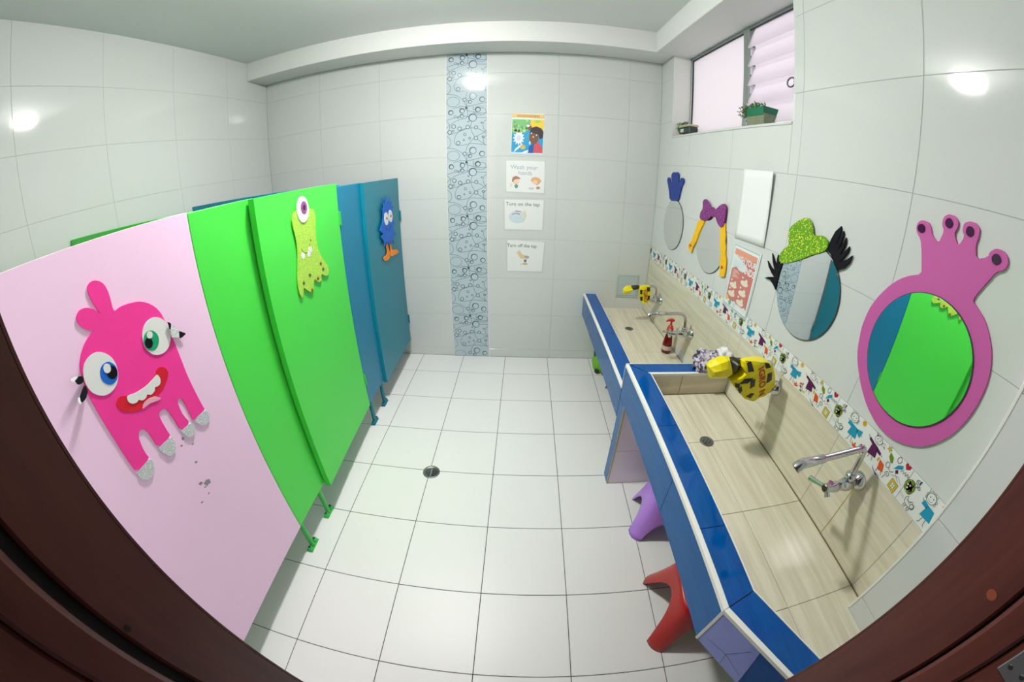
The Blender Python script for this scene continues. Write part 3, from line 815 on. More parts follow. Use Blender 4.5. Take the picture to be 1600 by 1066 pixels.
    P([(286, 58), (293, 64), (299, 57), (292, 50)], plum, .0001); Ln([(292, 50), (312, 38)], .8)
    # little house with a window
    P([(292, 36), (320, 32), (318, 4), (290, 8)], yel, .0001)
    P([(299, 28), (312, 26), (311, 12), (298, 14)], skin, .0002)
    Ln([(292, 36), (320, 32), (318, 4), (290, 8)], 1.1, .0003, closed=True); Ln([(299, 28), (312, 26), (311, 12), (298, 14)], 1, .0003, closed=True)
    Ln([(305.5, 27), (304.5, 13)], 1, .0003); Ln([(298.5, 21), (311.5, 19)], 1, .0003)
    Ln([(284, 40), (306, 50), (325, 38)], .9)

M['frieze_tile'] = mat('white_frieze_tile', (0.80, 0.82, 0.79), 0.12)
for k in range(8):
    u0 = 0.333 * k - 0.004
    a, b = max(0.0, u0), min(u0 + 0.333, 2.4627)
    ft = lay('frieze_tile', wall_right, (Vector((XR, 0, 0)), -Y, Z, -X), a, b, FZ0, FZ1, M['frieze_tile'], 0.0016)
    if k == 0:
        base_print = MB(); frieze_print(base_print, 0.0)
    pr = MB()
    frieze_print(pr, u0, 9 if k < 7 else 0.1315)
    po = obj('printed_drawing', pr, None, ft, base=ORIGIN[ft.name])
    # child of a rotated tile: undo the tile's own matrix
    po.matrix_basis = ft.matrix_basis.inverted() @ Matrix.Translation(ORIGIN[ft.name])

# decorative strip: six tall tiles with printed rings and swirls
def strip_print(mb, z1, h):
    fr = (Vector((SX0, -0.0006, z1)), X, -Z, -Y)
    W = SX1 - SX0
    w, hh = W / 358.0, 0.3975 / 490.0      # picture units of one tile (358 x 490) to metres
    lim = h
    def pt(a, b): return (a * w, b * hh)
    sw = [  # soft swirls
        [(0, 118), (60, 100), (130, 80), (180, 88), (250, 100), (358, 104)], [(60, 12), (100, 2), (140, 18), (200, 40), (280, 62), (358, 60)],
        [(0, 190), (30, 160), (80, 128), (140, 112), (190, 100), (188, 20)], [(20, 250), (110, 226), (170, 200), (230, 190), (300, 205), (352, 250)],
        [(70, 290), (90, 240), (140, 205), (200, 192)], [(70, 290), (72, 330), (100, 352), (160, 345), (220, 330), (290, 338), (355, 348)],
        [(0, 368), (60, 372), (120, 400), (160, 440), (178, 488)], [(170, 430), (178, 370), (210, 320), (250, 280), (290, 255), (330, 240), (356, 210)],
        [(232, 120), (214, 170), (222, 225), (250, 270), (290, 310), (340, 340)], [(0, 130), (26, 150), (34, 180), (20, 215), (0, 232)],
        [(0, 258), (30, 280), (42, 320), (30, 350), (8, 366)], [(358, 120), (330, 140), (322, 175), (335, 215), (358, 240)],
        [(358, 260), (330, 285), (326, 320), (345, 350)], [(110, 480), (160, 490), (230, 480), (300, 462), (358, 455)],
        [(182, 488), (180, 440), (200, 410)], [(240, 0), (236, 30), (252, 62)], [(240, 30), (300, 8), (345, 20), (352, 55), (330, 78), (280, 78), (250, 60)]]
    for L in sw:
        # smooth the polyline
        q = L
        for _ in range(2):
            n = [q[0]]
            for i in range(len(q) - 1):
                a, b = q[i], q[i + 1]
                n += [(a[0] * .75 + b[0] * .25, a[1] * .75 + b[1] * .25), (a[0] * .25 + b[0] * .75, a[1] * .25 + b[1] * .75)]
            q = n + [q[-1]]
        q = [pt(*p) for p in q]
        if max(p[1] for p in q) < lim:
            mb.line(q, 0.0036, fr, 0, M['strip_line'])
    mb.line([pt(*p) for p in ellipse(60, 440, 56, 44, 22)], 0.0034, fr, 0, M['strip_line'], True)
    rings = [(40, 48, 23, 5), (140, 36, 24, 5), (278, 28, 25, 6), (233, 100, 37, 5), (65, 175, 20, 3), (118, 196, 19, 3), (30, 226, 20, 3), (60, 215, 10, 2),
             (190, 184, 19, 3), (264, 190, 17, 3), (80, 88, 12, 2), (105, 98, 9, 2), (138, 84, 19, 4), (105, 325, 19, 3), (155, 300, 9, 2), (165, 250, 13, 2), (207, 285, 11, 2),
             (262, 285, 19, 3), (325, 275, 11, 3), (235, 395, 32, 4), (162, 424, 18, 3), (210, 444, 18, 4), (316, 425, 25, 4), (75, 455, 36, 8), (195, 135, 8, 2), (312, 148, 8, 2)]
    for a, b, r, th in rings:
        c = pt(a, b)
        if c[1] + r * hh > lim: continue
        mb.prism(ellipse(c[0], c[1], r * w, r * w, 16), fr, 0.0001, 0.0001, M['strip_light'])
        mb.ring(c, r * w, (th + 2.0) * w, fr, 0.0002, M['strip_dark'], 20, off=(th * .35 * w, th * .35 * w) if th > 3 else None)
    c = pt(178, 5)
    mb.prism([pt(168, 2), pt(188, 2), pt(188, 22), pt(168, 22)], fr, 0.0001, 0.0001, M['strip_dark'])
    mb.line([pt(188, 22), pt(190, 60), pt(189, 100)], 0.0014, fr, 0.0001, M['strip_line'])

zt = 2.358
for k in range(6):
    h = min(0.3965, zt)
    st = lay('strip_tile', wall_back, frame_back(0.0002), SX0, SX1, zt - h, zt, M['strip'], 0.0016)
    pr = MB(); strip_print(pr, zt - 0.001, h)
    po = obj('ring_print', pr, None, st, base=ORIGIN[st.name])
    po.matrix_basis = st.matrix_basis.inverted() @ Matrix.Translation(ORIGIN[st.name])
    zt -= h
    if zt < 0.02: break
obj('strip_edging', MB().box(SX0 - 0.004, SX0, -0.0015, 0, 0.0, ZB).box(SX1, SX1 + 0.004, -0.0015, 0, 0.0, ZB), M['trim'], wall_back)

# ceiling, beams
struct('ceiling', MB().box(XL - T, XR + 0.2, -2.76, T, ZC, ZC + 0.1), M['ceiling'])
tb = struct('trim_1', MB().bbox(XL, XR, -0.25, 0.0, ZB, ZC, 0.003), M['paint'])
struct('trim_2', MB().bbox(0.975, XR + 0.2, -2.60, -0.25, ZB, ZC, 0.003), M['paint'])
struct('trim_3', MB().box(XR, XR + 0.2, -0.25, 0.0, ZB, ZC), M['paint'])

# doorway wall, corner return with its plastic edging
XC = XR - 0.055
wf = MB()
wf.box(XL - T, DX0 - 0.030, -2.76, YF - 0.0012, 0, ZC).box(DX1 + 0.030, XR + 0.2, -2.76, YF - 0.0012, 0, ZC).box(DX0 - 0.030, DX1 + 0.030, -2.76, YF - 0.0012, DZ, ZC)
wall_front = struct('wall_front', wf, M['wall_grout'])
FF = (Vector((0, YF, 0)), X, Z, Y)
tile_field(wall_front, FF, [XL, -1.43, -0.93, DX0 - 0.055], lrows, M['wall_tile'])
tile_field(wall_front, FF, [DX0 - 0.055, DX1 + 0.055], [DZ + 0.05, ZC], M['wall_tile'])
wc = struct('wall_corner', MB().box(XC + 0.0012, XR + 0.001, YF, -2.4635, 0, ZB), M['wall_grout'])
tile_field(wc, frame_right(XC), [YF, -2.468], [0.0, 0.35, 0.655, 0.978, 1.302, 1.607, 1.911, 2.216, ZB], M['wall_tile'], gap=0.0022)
struct('trim_4', MB().bbox(XC - 0.0022, XC + 0.006, -2.4695, -2.4615, 0.592, ZB, 0.0015).bbox(XC + 0.004, XR, -2.4640, -2.4612, 0.592, ZB, 0.0008), M['trim'])

# door frame around the viewer
df = struct('door_1', MB().box(DX0 - 0.05, DX0, YF + 0.003, YF, 0, DZ).box(DX1, DX1 + 0.05, YF + 0.003, YF, 0, DZ), M['frame'])
jl = MB()
jl.bbox(DX0 - 0.03, DX0, -2.681, YF + 0.003, 0, DZ, 0.004)
jl.bbox(DX0 - 0.03, DX0 + 0.012, -2.735, -2.694, 0, DZ, 0.005)
jl.bbox(DX0 - 0.03, DX0 + 0.002, -2.80, -2.737, 0, DZ, 0.004)
obj('left_jamb', jl, M['frame'], df)
jr = MB()
jr.bbox(DX1, DX1 + 0.03, -2.700, YF + 0.003, 0, DZ, 0.004)
jr.bbox(DX1 - 0.006, DX1 + 0.03, -2.745, -2.704, 0, DZ, 0.005)
jr.bbox(DX1, DX1 + 0.03, -2.82, -2.747, 0, DZ, 0.004)
obj('right_jamb', jr, M['frame'], df)
obj('head_jamb', MB().bbox(DX0, DX1, -2.80, YF + 0.003, DZ - 0.03, DZ, 0.004), M['frame'], df)
obj('groove', MB().box(DX0 - 0.028, DX0 - 0.012, -2.736, -2.679, 0, DZ).box(DX1 + 0.012, DX1 + 0.028, -2.746, -2.699, 0, DZ), M['frame_dark'], df)
FLJ = (Vector((DX0, 0, 0)), Y, Z, X)
FRJ = (Vector((DX1, 0, 0)), Y, Z, -X)
obj('screw_hole', MB().prism(ellipse(-2.672, 1.179, 0.0035, 0.005, 12), FLJ, -0.001, 0.0006), M['dark_hole'], df)
obj('wood_plug', MB().prism(ellipse(-2.677, 1.177, 0.0075, 0.0075, 16), FRJ, -0.001, 0.0008), M['orange_knot'], df)
hg = obj('door_hinge', MB().bbox(DX1 - 0.0035, DX1, -2.792, -2.756, 1.128, 1.215, 0.001), M['steel'], df)
scr = MB()
for y, z in [(-2.764, 1.145), (-2.764, 1.172), (-2.782, 1.15), (-2.764, 1.198)]:
    scr.lathe([(0, 0.004), (0.0012, 0.003)], (DX1 - 0.0034, y, z), (-X, Y, Z), 10)
obj('screw', scr, M['bolt'], hg)
obj('hinge_knuckle', MB().tube([(DX1 - 0.006, -2.797, 1.12), (DX1 - 0.006, -2.797, 1.222)], 0.007, 12), M['steel'], hg)

# passage behind the viewer
co = MB()
co.box(-1.6, 2.0, -4.2, -2.765, -0.1, -0.002).box(-1.6, 2.0, -4.3, -4.2, 0, 2.6).box(-1.7, -1.6, -4.3, -2.765, 0, 2.6).box(2.0, 2.1, -4.3, -2.765, 0, 2.6).box(-1.7, 2.1, -4.3, -2.765, 2.6, 2.7)
struct('wall_passage', co, M['corridor'])

# ------------------------------------------------------------------ window
XW = XR + 0.12
win = struct('window_1', MB().bbox(XW, XW + 0.035, WY0, WY1, 2.342, ZB, 0.002).bbox(XW, XW + 0.035, WY0, WY1, WZ0, 1.822, 0.002)
             .bbox(XW, XW + 0.035, WY1 - 0.016, WY1, WZ0, ZB, 0.002).bbox(XW, XW + 0.035, WY0, WY0 + 0.016, WZ0, ZB, 0.002)
             .bbox(XW - 0.004, XW + 0.035, -0.968, -0.912, WZ0, ZB, 0.002), M['alu'])
obj('gasket', MB().box(XW + 0.008, XW + 0.026, -0.912, WY1 - 0.016, 2.337, 2.342).box(XW + 0.008, XW + 0.026, WY1 - 0.021, WY1 - 0.016, 1.82, 2.342)
    .box(XW + 0.002, XW + 0.006, WY0, -0.968, 2.335, 2.342), M['black_gasket'], win)
obj('fixed_pane', MB().box(XW + 0.014, XW + 0.018, -0.912, WY1 - 0.016, 1.822, 2.342), M['frost'], win)
for k in range(5):
    zl = 2.226 - 0.0995 * k
    a, b = Vector((XW + 0.024, 0, zl + 0.130)), Vector((XW - 0.022, 0, zl))
    n = Vector((0.925, 0, 0.38)) * 0.0045
    y0, y1 = -1.452, -0.992
    mb = MB()
    vs = []
    for y in (y0, y1):
        for p in (a, b, b + n, a + n):
            vs.append((p.x, y, p.z))
    mb.add(vs, [(0, 1, 2, 3), (7, 6, 5, 4), (0, 4, 5, 1), (1, 5, 6, 2), (2, 6, 7, 3), (3, 7, 4, 0)])
    bl = fix_normals(obj('louvre_blade', mb, M['frost_blade'], win))
    br = MB()
    br.box(XW + 0.0, XW + 0.014, -0.986, -0.970, zl - 0.03, zl + 0.05)
    br.tube([(XW + 0.022, -0.986, zl + 0.108), (XW - 0.02, -0.986, zl + 0.004)], 0.0055, 6)
    obj('louvre_bracket', br, M['bracket'], bl)
    br = MB()
    br.box(XW + 0.002, XW + 0.012, -0.9885, -0.9865, zl + 0.012, zl + 0.044)
    obj('bracket_slot', br, M['black_gasket'], bl)
ring = MB()
pr_ = [(XW - 0.03, -1.338 + 0.026 * math.cos(t * 2 * PI / 20), 1.990 + 0.020 * math.sin(t * 2 * PI / 20)) for t in range(21)]
ring.tube(pr_, 0.0035, 8, caps=False).tube([(XW - 0.03, -1.355, 1.99), (XW - 0.0, -1.40, 1.99)], 0.004, 8)
obj('pull_ring', ring, M['ring_grey'], win)

# ------------------------------------------------------------------ ceiling lamp
LX, LY = -0.40, -1.35
lamp = thing('ceiling_lamp', 'white flower shaped ceiling lamp in the middle of the ceiling', 'lamp', (LX, LY, ZC))
obj('base_plate', MB().lathe([(0, 0.075), (-0.020, 0.075), (-0.030, 0.05)], (LX, LY, ZC), 'z', 28), M['trim'], lamp)
obj('lit_diffuser', MB().lathe([(-0.030, 0.050), (-0.038, 0.078), (-0.058, 0.090), (-0.078, 0.078), (-0.088, 0.045), (-0.091, 0.004)], (LX, LY, ZC), 'z', 36), M['bulb'], lamp)
for k in range(8):
    a = k * PI / 4 + .2
    d = Vector((math.cos(a), math.sin(a), 0))
    e = Vector((-d.y, d.x, 0))
    c = Vector((LX, LY, ZC - 0.050)) + d * 0.150
    path = [c + d * 0.055 * math.cos(t * 2 * PI / 20) + e * 0.048 * math.sin(t * 2 * PI / 20) + Z * 0.018 * math.cos(t * 2 * PI / 20) for t in range(21)]
    obj('glass_petal', MB().tube(path, 0.0045, 8, caps=False), M['petal'], lamp)

# ------------------------------------------------------------------ toilet stalls
PF = -0.795               # room face of the stall fronts
def legs(parent, x, y, z1, m, n=1):
    lg = obj('leg', MB().tube([(x, y, 0.004), (x, y, z1)], 0.0125, 14), m, parent)
    fp = MB()
    fp.bbox(x - 0.016, x + 0.016, y - 0.040, y + 0.040, 0.0, 0.005, 0.002)
    for s in (-1, 1):
        fp.lathe([(0.005, 0.014), (0.020, 0.012), (0.024, 0.008)], (x + 0.002, y + s * 0.026, 0), 'z', 12)
    obj('foot_bracket', fp, m, lg)
    bo = MB()
    for s in (-1, 1):
        bo.lathe([(0.024, 0.0065), (0.029, 0.005)], (x + 0.002, y + s * 0.026, 0), 'z', 8)
    obj('bolt', bo, M['bolt'], lg)
    return lg

def partition(name, label, y0, y1, z0, z1, ydiv, mface, mdiv, mmet, leg_ys, zdiv):
    t = thing(name, label, 'stall partition', (PF - 0.012, (y0 + y1) / 2, 0))
    obj('front_panel', MB().bbox(PF - 0.024, PF, y0, y1, z0, z1, 0.0015), mface, t)
    obj('divider_panel', MB().bbox(XL + 0.001, PF - 0.024, ydiv - 0.0125, ydiv + 0.0125, z0, zdiv, 0.0015), mdiv, t)
    for y in leg_ys:
        legs(t, PF - 0.012, y, z0 + 0.001, mmet)
    return t

partition('stall_partition', 'green toilet stall partition on two short legs beside the pink door', -1.910, -1.606, 0.178, 1.4785, -1.76, M['green'], M['green'], M['green_metal'], (-1.897, -1.690), 1.4745)
partition('stall_partition', 'teal toilet stall partition on two short legs between the green and teal doors', -0.963, -0.664, 0.172, 1.463, -0.895, M['teal_blue'], M['teal_blue'], M['teal_metal'], (-0.935, -0.728), 1.468)

def door(name, label, ya, xa, yb, xb, z0, z1, m, medge, hz, mh, hinge_at_b=True, th=0.026):
    """slab from (xa, ya) to (xb, yb) measured on its room face"""
    a, b = Vector((xa, ya, 0)), Vector((xb, yb, 0))
    U = (b - a).normalized()
    N = Vector((U.y, -U.x, 0))
    L = (b - a).length
    t = thing(name, label, 'stall door', (xb, yb, 0))
    mb = MB()
    mb.prism([(0, z0), (L, z0), (L, z1), (0, z1)], (a, U, Z, N), -th, 0)
    obj('door_leaf', mb, m, t)
    e = MB()
    e.prism([(0.0004, z0), (L - .0004, z0), (L - .0004, z1), (0.0004, z1)], (a, U, Z, N), -th + 0.002, -0.002)
    mb2 = MB()
    mb2.prism([(0, -th + .001), (L, -th + .001), (L, -0.001), (0, -0.001)], (a + Z * z1, U, N, Z), 0, 0.0006)
    obj('edge_banding', mb2, medge, t)
    for z in hz:
        h = MB()
        h.bbox(xb - 0.004, xb + 0.006, yb - 0.004, yb + 0.011, z - 0.034, z + 0.034, 0.002)
        h.tube([(xb + 0.004, yb + 0.004, z - 0.036), (xb + 0.004, yb + 0.004, z + 0.036)], 0.0055, 10)
        obj('hinge', h, mh, t)
    return (a, U, Z, N)

door('stall_door', 'pale pink toilet stall door bearing the big magenta monster', -2.585, PF, -1.913, PF, 0.178, 1.481, M['pink'], M['edge_light'], (), M['green_metal'])
GFR = door('stall_door', 'bright green toilet stall door standing slightly ajar', -1.640, -0.762, -0.968, PF, 0.163, 1.477, M['green'], M['green'], (1.30, 0.35), M['green_metal'])
TFR = door('stall_door', 'teal toilet stall door next to the back wall', -0.683, -0.776, -0.022, PF, 0.150, 1.461, M['teal'], M['teal'], (1.18, 0.335), M['teal_metal'])


def gp(key, smooth=1):
    p = [(a / 1000.0, b / 1000.0) for a, b in G[key]]
    return chaikin(p, smooth) if smooth else p

def pframe(fr0=None):
    """frame whose (u, v) are world (y, z), lying on the given door face"""
    if fr0 is None:
        return (Vector((PF, 0, 0)), Y, Z, X)
    a, U, V, N = fr0
    k = U / U.y                 # advance one metre in y along the slab
    o = a - k * a.y
    return (o, k, Z, N)

def cut(name, key, fr, t0, t1, m, parent, smooth=1, pts=None, holes=()):
    mb = MB()
    mb.prism(pts or gp(key, smooth), fr, t0, t1, None, holes)
    return obj(name, mb, m, parent)

# magenta monster on the pink door
pf = pframe()
t = thing('monster_cutout', 'magenta foam monster cutout with two big eyes and toothy grin on the pink door', 'wall decoration', (PF, -2.2, 1.1))
body = cut('body', 'pk_body', pf, 0.0, 0.004, M['foam_hot'], t)
for i in (1, 2, 3, 4):
    cut('foot', 'pk_foot%d' % i, pf, 0.0, 0.005, M['silver_glitter'], t)
for s, iris in (('A', 'foam_blue'), ('B', 'foam_green_iris')):
    e = cut('eye', 'pk_eye' + s, pf, 0.004, 0.0065, M['foam_white'], t)
    cut('iris', 'pk_iris' + s, pf, 0.0065, 0.0075, M[iris], e)
    cut('pupil', 'pk_pup' + s, pf, 0.0075, 0.0082, M['foam_black'], e)
    cut('eye_glint', 'pk_gl' + s, pf, 0.0082, 0.0088, M['foam_white'], e)
mo = cut('mouth', 'pk_mouth', pf, 0.004, 0.0055, M['foam_red'], t)
cut('teeth', 'pk_teeth', pf, 0.0055, 0.0075, M['foam_white'], mo, 1)
cut('tongue', 'pk_tongue', pf, 0.0055, 0.0068, M['foam_tongue'], mo)
def curl(name, keys, lift):
    for key, m in keys:
        p = gp(key, 1)
        mb = MB()
        mb.prism(p, pf, 0.004, 0.006)
        c = sum(q[0] for q in p) / len(p)
        mb.v = [(v[0] + lift * abs(v[1] - (-2.045 if lift_side > 0 else -2.355)), v[1], v[2]) for v in mb.v]
        obj(name, mb, M[m], t)
lift_side = 1
curl('eyelash', [('pk_lashR1', 'foam_black'), ('pk_lashR2', 'silver_glitter'), ('pk_lashR3', 'foam_black')], 0.25)
lift_side = -1
curl('eyelash', [('pk_lashL2', 'foam_black'), ('pk_lashL1', 'foam_white'), ('pk_lashL3', 'foam_black'), ('pk_lashL4', 'foam_white')], 0.5)
pinkdoor = [o for o in bpy.data.objects if o.name.startswith('stall_door') and 'pink' in o.get('label', '')][0]
mb = MB()
for i in range(9):
    mb.prism(gp('pk_scuff%d' % i, 0), pf, 0.0004, 0.0004)
obj('scuff_mark', mb, M['scuff'], pinkdoor)

# lime monster on the green door
gf = pframe(GFR)
t = thing('monster_cutout', 'lime glitter one-eyed monster cutout with stars on the green door', 'wall decoration', (-0.775, -1.33, 1.2))
cut('body', 'gr_body', gf, 0.004, 0.008, M['lime_glitter'], t)
e = cut('eye', 'gr_eye', gf, 0.008, 0.011, M['foam_white'], t, 1)
cut('iris', 'gr_iris', gf, 0.011, 0.012, M['mauve'], e, 0)
cut('pupil', 'gr_pup', gf, 0.012, 0.013, M['gem'], e, 0)
for i in (1, 2, 3):
    cut('tooth', 'gr_tooth%d' % i, gf, 0.008, 0.0095, M['foam_white'], t, 0)
cut('smile', 'gr_smile', gf, 0.0081, 0.0084, M['star_dark'], t, 0)
cut('nostril', 'gr_nostril', gf, 0.0081, 0.0084, M['star_dark'], t, 0)
for i in range(6):
    cut('star', 'gr_star%d' % i, gf, 0.008, 0.0092, M['star_red' if i in (0, 4, 5) else 'star_dark'], t, 0)

# blue monster on the teal door
bf = pframe(TFR)
t = thing('monster_cutout', 'shaggy blue monster cutout with orange legs on the teal door', 'wall decoration', (-0.79, -0.33, 1.2))
cut('body', 'bl_body', bf, 0.012, 0.016, M['foam_blue'], t, 0)
for s in 'AB':
    e = cut('eye', 'bl_eye' + s, bf, 0.016, 0.018, M['foam_white'], t, 0)
    cut('pupil', 'bl_pup' + s, bf, 0.018, 0.019, M['star_red'], e, 0)
    cut('leg', 'bl_leg' + s, bf, 0.006, 0.010, M['foam_orange'], t)
cut('smile', 'bl_smile', bf, 0.0161, 0.0164, M['foam_navy'], t, 0)

# ------------------------------------------------------------------ wash troughs
XO, XI = 0.6065, 0.700
def trough(name, label, loc):
    return thing(name, label, 'sink', loc)

def flat_tile(name, parent, pts, z, th, m, inset=0.0008):
    c = Vector((sum(p[0] for p in pts) / len(pts), sum(p[1] for p in pts) / len(pts)))
    q = []
    for p in pts:
        d = Vector(p) - c
        q.append(tuple(c + d * max(0.0, 1 - inset * 1.4 / max(d.length, .001))))
    return obj(name, MB().prism(q, frame_up(z), -th, 0), m, parent)

# near trough
ZT, ZU, ZF = 0.700, 0.520, 0.590
A = trough('wash_trough', 'raised near wash trough, beige inside with glossy blue tiled rim, by the doorway', (0.86, -1.95, 0))
mas = MB()
mas.prism([(XO + .004, -1.284), (XI - .002, -1.284), (XI - .002, -2.370), (0.808, -2.598), (0.707, -2.598), (XO + .004, -2.400)], frame_up(0), ZU + .001, ZT - .008)
mas.prism([(XI - .002, -1.284), (XR - .002, -1.284), (XR - .002, -1.371), (XI - .002, -1.371)], frame_up(0), ZU + .001, ZT - .008)
mas.prism([(XI - .003, -1.371), (XR - .002, -1.371), (XR - .002, -2.462), (XC - .002, -2.471), (XC - .002, -2.598), (0.80, -2.598), (XI - .003, -2.37)], frame_up(0), ZU + .001, ZF - .003)
obj('masonry', mas, M['sink_grout'], A)
ty = [(-1.375, -1.295), (-1.722, -1.722), (-2.163, -2.163)]
flat_tile('rim_tile', A, [(0.620, -1.297), (0.6985, -1.372), (0.6985, -1.722), (0.620, -1.722)], ZT, .008, M['blue_tile'])
flat_tile('rim_tile', A, [(0.620, -1.722), (0.6985, -1.722), (0.6985, -2.163), (0.620, -2.163)], ZT, .008, M['blue_tile'])
flat_tile('rim_tile', A, [(0.620, -2.163), (0.6985, -2.163), (0.6985, -2.369), (0.620, -2.396)], ZT, .008, M['blue_tile'])
flat_tile('rim_tile', A, [(0.620, -2.397), (0.6985, -2.370), (0.8025, -2.598), (0.7185, -2.598)], ZT, .008, M['blue_tile'])
flat_tile('rim_tile', A, [(0.622, -1.289), (XR - .001, -1.289), (XR - .001, -1.360), (0.688, -1.360)], ZT, .008, M['blue_tile'])
ed = MB()
ed.prism([(XO - .002, -1.292), (0.6195, -1.292), (0.6195, -2.396), (XO - .002, -2.401)], frame_up(0), ZT - .012, ZT + .001)
obj('rim_edging', ed, M['trim'], A)
ed = MB()
ed.prism([(XO - .002, -2.402), (0.6195, -2.3975), (0.7178, -2.598), (0.7035, -2.598)], frame_up(0), ZT - .012, ZT + .001)
obj('rim_edging', ed, M['trim'], A)
ed = MB()
ed.prism([(0.699, -1.374), (0.7025, -1.376), (0.7025, -2.369), (0.8065, -2.598), (0.803, -2.598), (0.699, -2.3695)], frame_up(0), ZT - .010, ZT + .0008)
ed.prism([(0.690, -1.3605), (XR - .002, -1.3605), (XR - .002, -1.3755), (0.702, -1.3755)], frame_up(0), ZT - .012, ZT + .001)
ed.prism([(XO, -1.284), (XR - .002, -1.284), (XR - .002, -1.2885), (XO + .01, -1.2885)], frame_up(0), ZT - .012, ZT + .001)
ed.box(XO - .002, XO + .001, -1.2865, -1.284, 0.575, ZT - .01)
obj('rim_edging', ed, M['trim'], A)
FRF = frame_right(XO)
jy = [-2.400, -1.960, -1.290]
for i in range(2):
    lay('front_tile', A, FRF, jy[i], jy[i + 1], ZU, ZT - .012, M['blue_face'], 0.0014)
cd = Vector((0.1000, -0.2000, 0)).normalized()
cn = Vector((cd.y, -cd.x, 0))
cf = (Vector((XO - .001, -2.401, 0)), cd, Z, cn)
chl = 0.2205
obj('front_tile', MB().prism([(0.004, ZU), (0.165, ZU), (0.150, 0.60), (0.132, ZT - .012), (0.004, ZT - .012)], cf, -0.004, 0.0), M['lilac_reflection'], A)['label'] = 'tile on the slanted end, floor reflection painted in lilac'
obj('front_tile', MB().prism([(0.1665, ZU), (chl, ZU), (chl, ZT - .012), (0.1335, ZT - .012), (0.1515, 0.60)], cf, -0.004, 0.0), M['blue_tile'], A)  # blue remainder of the slanted end, outside the painted lilac reflection
ln = MB()  # mirror image of the floor joints, drawn as dark lines on the tile
ln.line([(0.02, 0.56), (0.085, 0.575), (0.15, 0.555)], 0.0014, cf, 0.0003, M['strip_dark'])
ln.line([(0.118, 0.665), (0.085, 0.575), (0.095, 0.524)], 0.0014, cf, 0.0003, M['strip_dark'])
obj('reflected_joint', ln, None, A)
obj('corner_edging', MB().prism([(-.003, ZU), (0.005, ZU), (0.005, ZT - .01), (-.003, ZT - .01)], cf, -0.004, 0.0015), M['trim'], A)
for (a, b) in [(-1.702, -1.377), (-2.052, -1.702), (-2.404, -2.052), (-2.4700, -2.404)]:
    for (c, d) in [(XI, 0.858), (0.858, XR - .0005 if a > -2.46 else XC)]:
        if a < -2.404:
            continue
        lay('basin_tile', A, frame_up(ZF), c, d, a, b, M['beige'], 0.0018)
flat_tile('basin_tile', A, [(0.715, -2.404), (0.858, -2.404), (0.858, -2.598), (0.803, -2.598)], ZF, .004, M['beige'])
flat_tile('basin_tile', A, [(0.858, -2.404), (XR, -2.404), (XR, -2.4625), (XC, -2.4705), (XC, -2.598), (0.858, -2.598)], ZF, .004, M['beige'])
FE = (Vector((0, -1.3755, 0)), X, Z, -Y)
for (a, b) in [(XI, 0.775), (0.775, 0.857), (0.857, XR)]:
    if a != 0.775: lay('end_tile', A, FE, a if a != XI else XI, b if b != 0.775 else 0.857, ZF, ZT - .012, M['beige_x'], 0.0022)
dr = obj('drain', MB().lathe([(0.0, 0.029), (0.003, 0.029), (0.004, 0.025), (0.002, 0.023), (0.002, 0.0005)], (0.864, -1.702, ZF), 'z', 28, cap=False), M['drain_metal'], A)
sl = MB()
for dx, dy in [(-.008, .008), (.008, .008), (-.008, -.008), (.008, -.008), (-.0, .0), (.016, 0), (-.016, 0)]:
    sl.box(0.864 + dx - .003, 0.864 + dx + .003, -1.702 + dy - .0022, -1.702 + dy + .0022, ZF + .0018, ZF + .0026)
obj('drain_slot', sl, M['dark_hole'], dr)
# its supporting wall
pw = MB().box(XO + .004, XR - .002, -1.366, -1.2855, 0.0, ZU)
obj('support_wall', pw, M['sink_grout'], A)
FSW = (Vector((0, -1.370, 0)), X, Z, -Y)
for z0, z1 in [(0, .24), (.24, ZU)]:
    lay('support_tile', A, FSW, XO + .010, XR - .002, z0, z1, M['pillar_white'], 0.0014)
    lay('support_tile', A, FRF, -1.368, -1.290, z0, z1, M['blue_face'], 0.0014)
FSB = (Vector((0, -1.284, 0)), X, Z, Y)
for z0, z1, mm in [(0, .20, 'pillar_white'), (.20, .395, 'pillar_white'), (.468, ZT - .010, 'beige_x')]:
    lay('support_tile', A, FSB, XO + .002, XR - .002, z0, z1, M[mm], 0.0014)
obj('support_edging', MB().bbox(XO + .0005, XO + .010, -1.3715, -1.3665, 0.0, ZU, 0.001), M['pot_rim'], A)

# far trough
ZT2, ZU2, ZF2 = 0.575, 0.400, 0.465
B = trough('wash_trough', 'lower far wash trough with blue rim, running to the back wall', (0.86, -0.64, 0))
mas = MB()
mas.box(XO + .004, XI - .002, -1.283, -0.001, ZU2 + .001, ZT2 - .008)
mas.box(XI - .002, XR - .002, -1.283, -0.001, ZU2 + .001, ZF2 - .003)
obj('masonry', mas, M['sink_grout'], B)
for a, b in [(-1.283, -0.70), (-0.70, -0.001)]:
    flat_tile('rim_tile', B, [(0.622, b), (0.7035, b), (0.7035, a), (0.622, a)], ZT2, .008, M['blue_tile'], 0.0006)
obj('rim_edging', MB().bbox(XO - .002, 0.6215, -1.283, -0.001, ZT2 - .012, ZT2 + .001, 0.002), M['trim'], B)
obj('rim_edging', MB().box(0.7037, 0.7065, -1.283, -0.001, ZT2 - .010, ZT2 + .0006), M['trim'], B)
jy = [-1.286, -0.645, -0.001]
for i in range(2):
    lay('front_tile', B, FRF, jy[i], jy[i + 1], ZU2, ZT2 - .012, M['blue_face'], 0.0014)
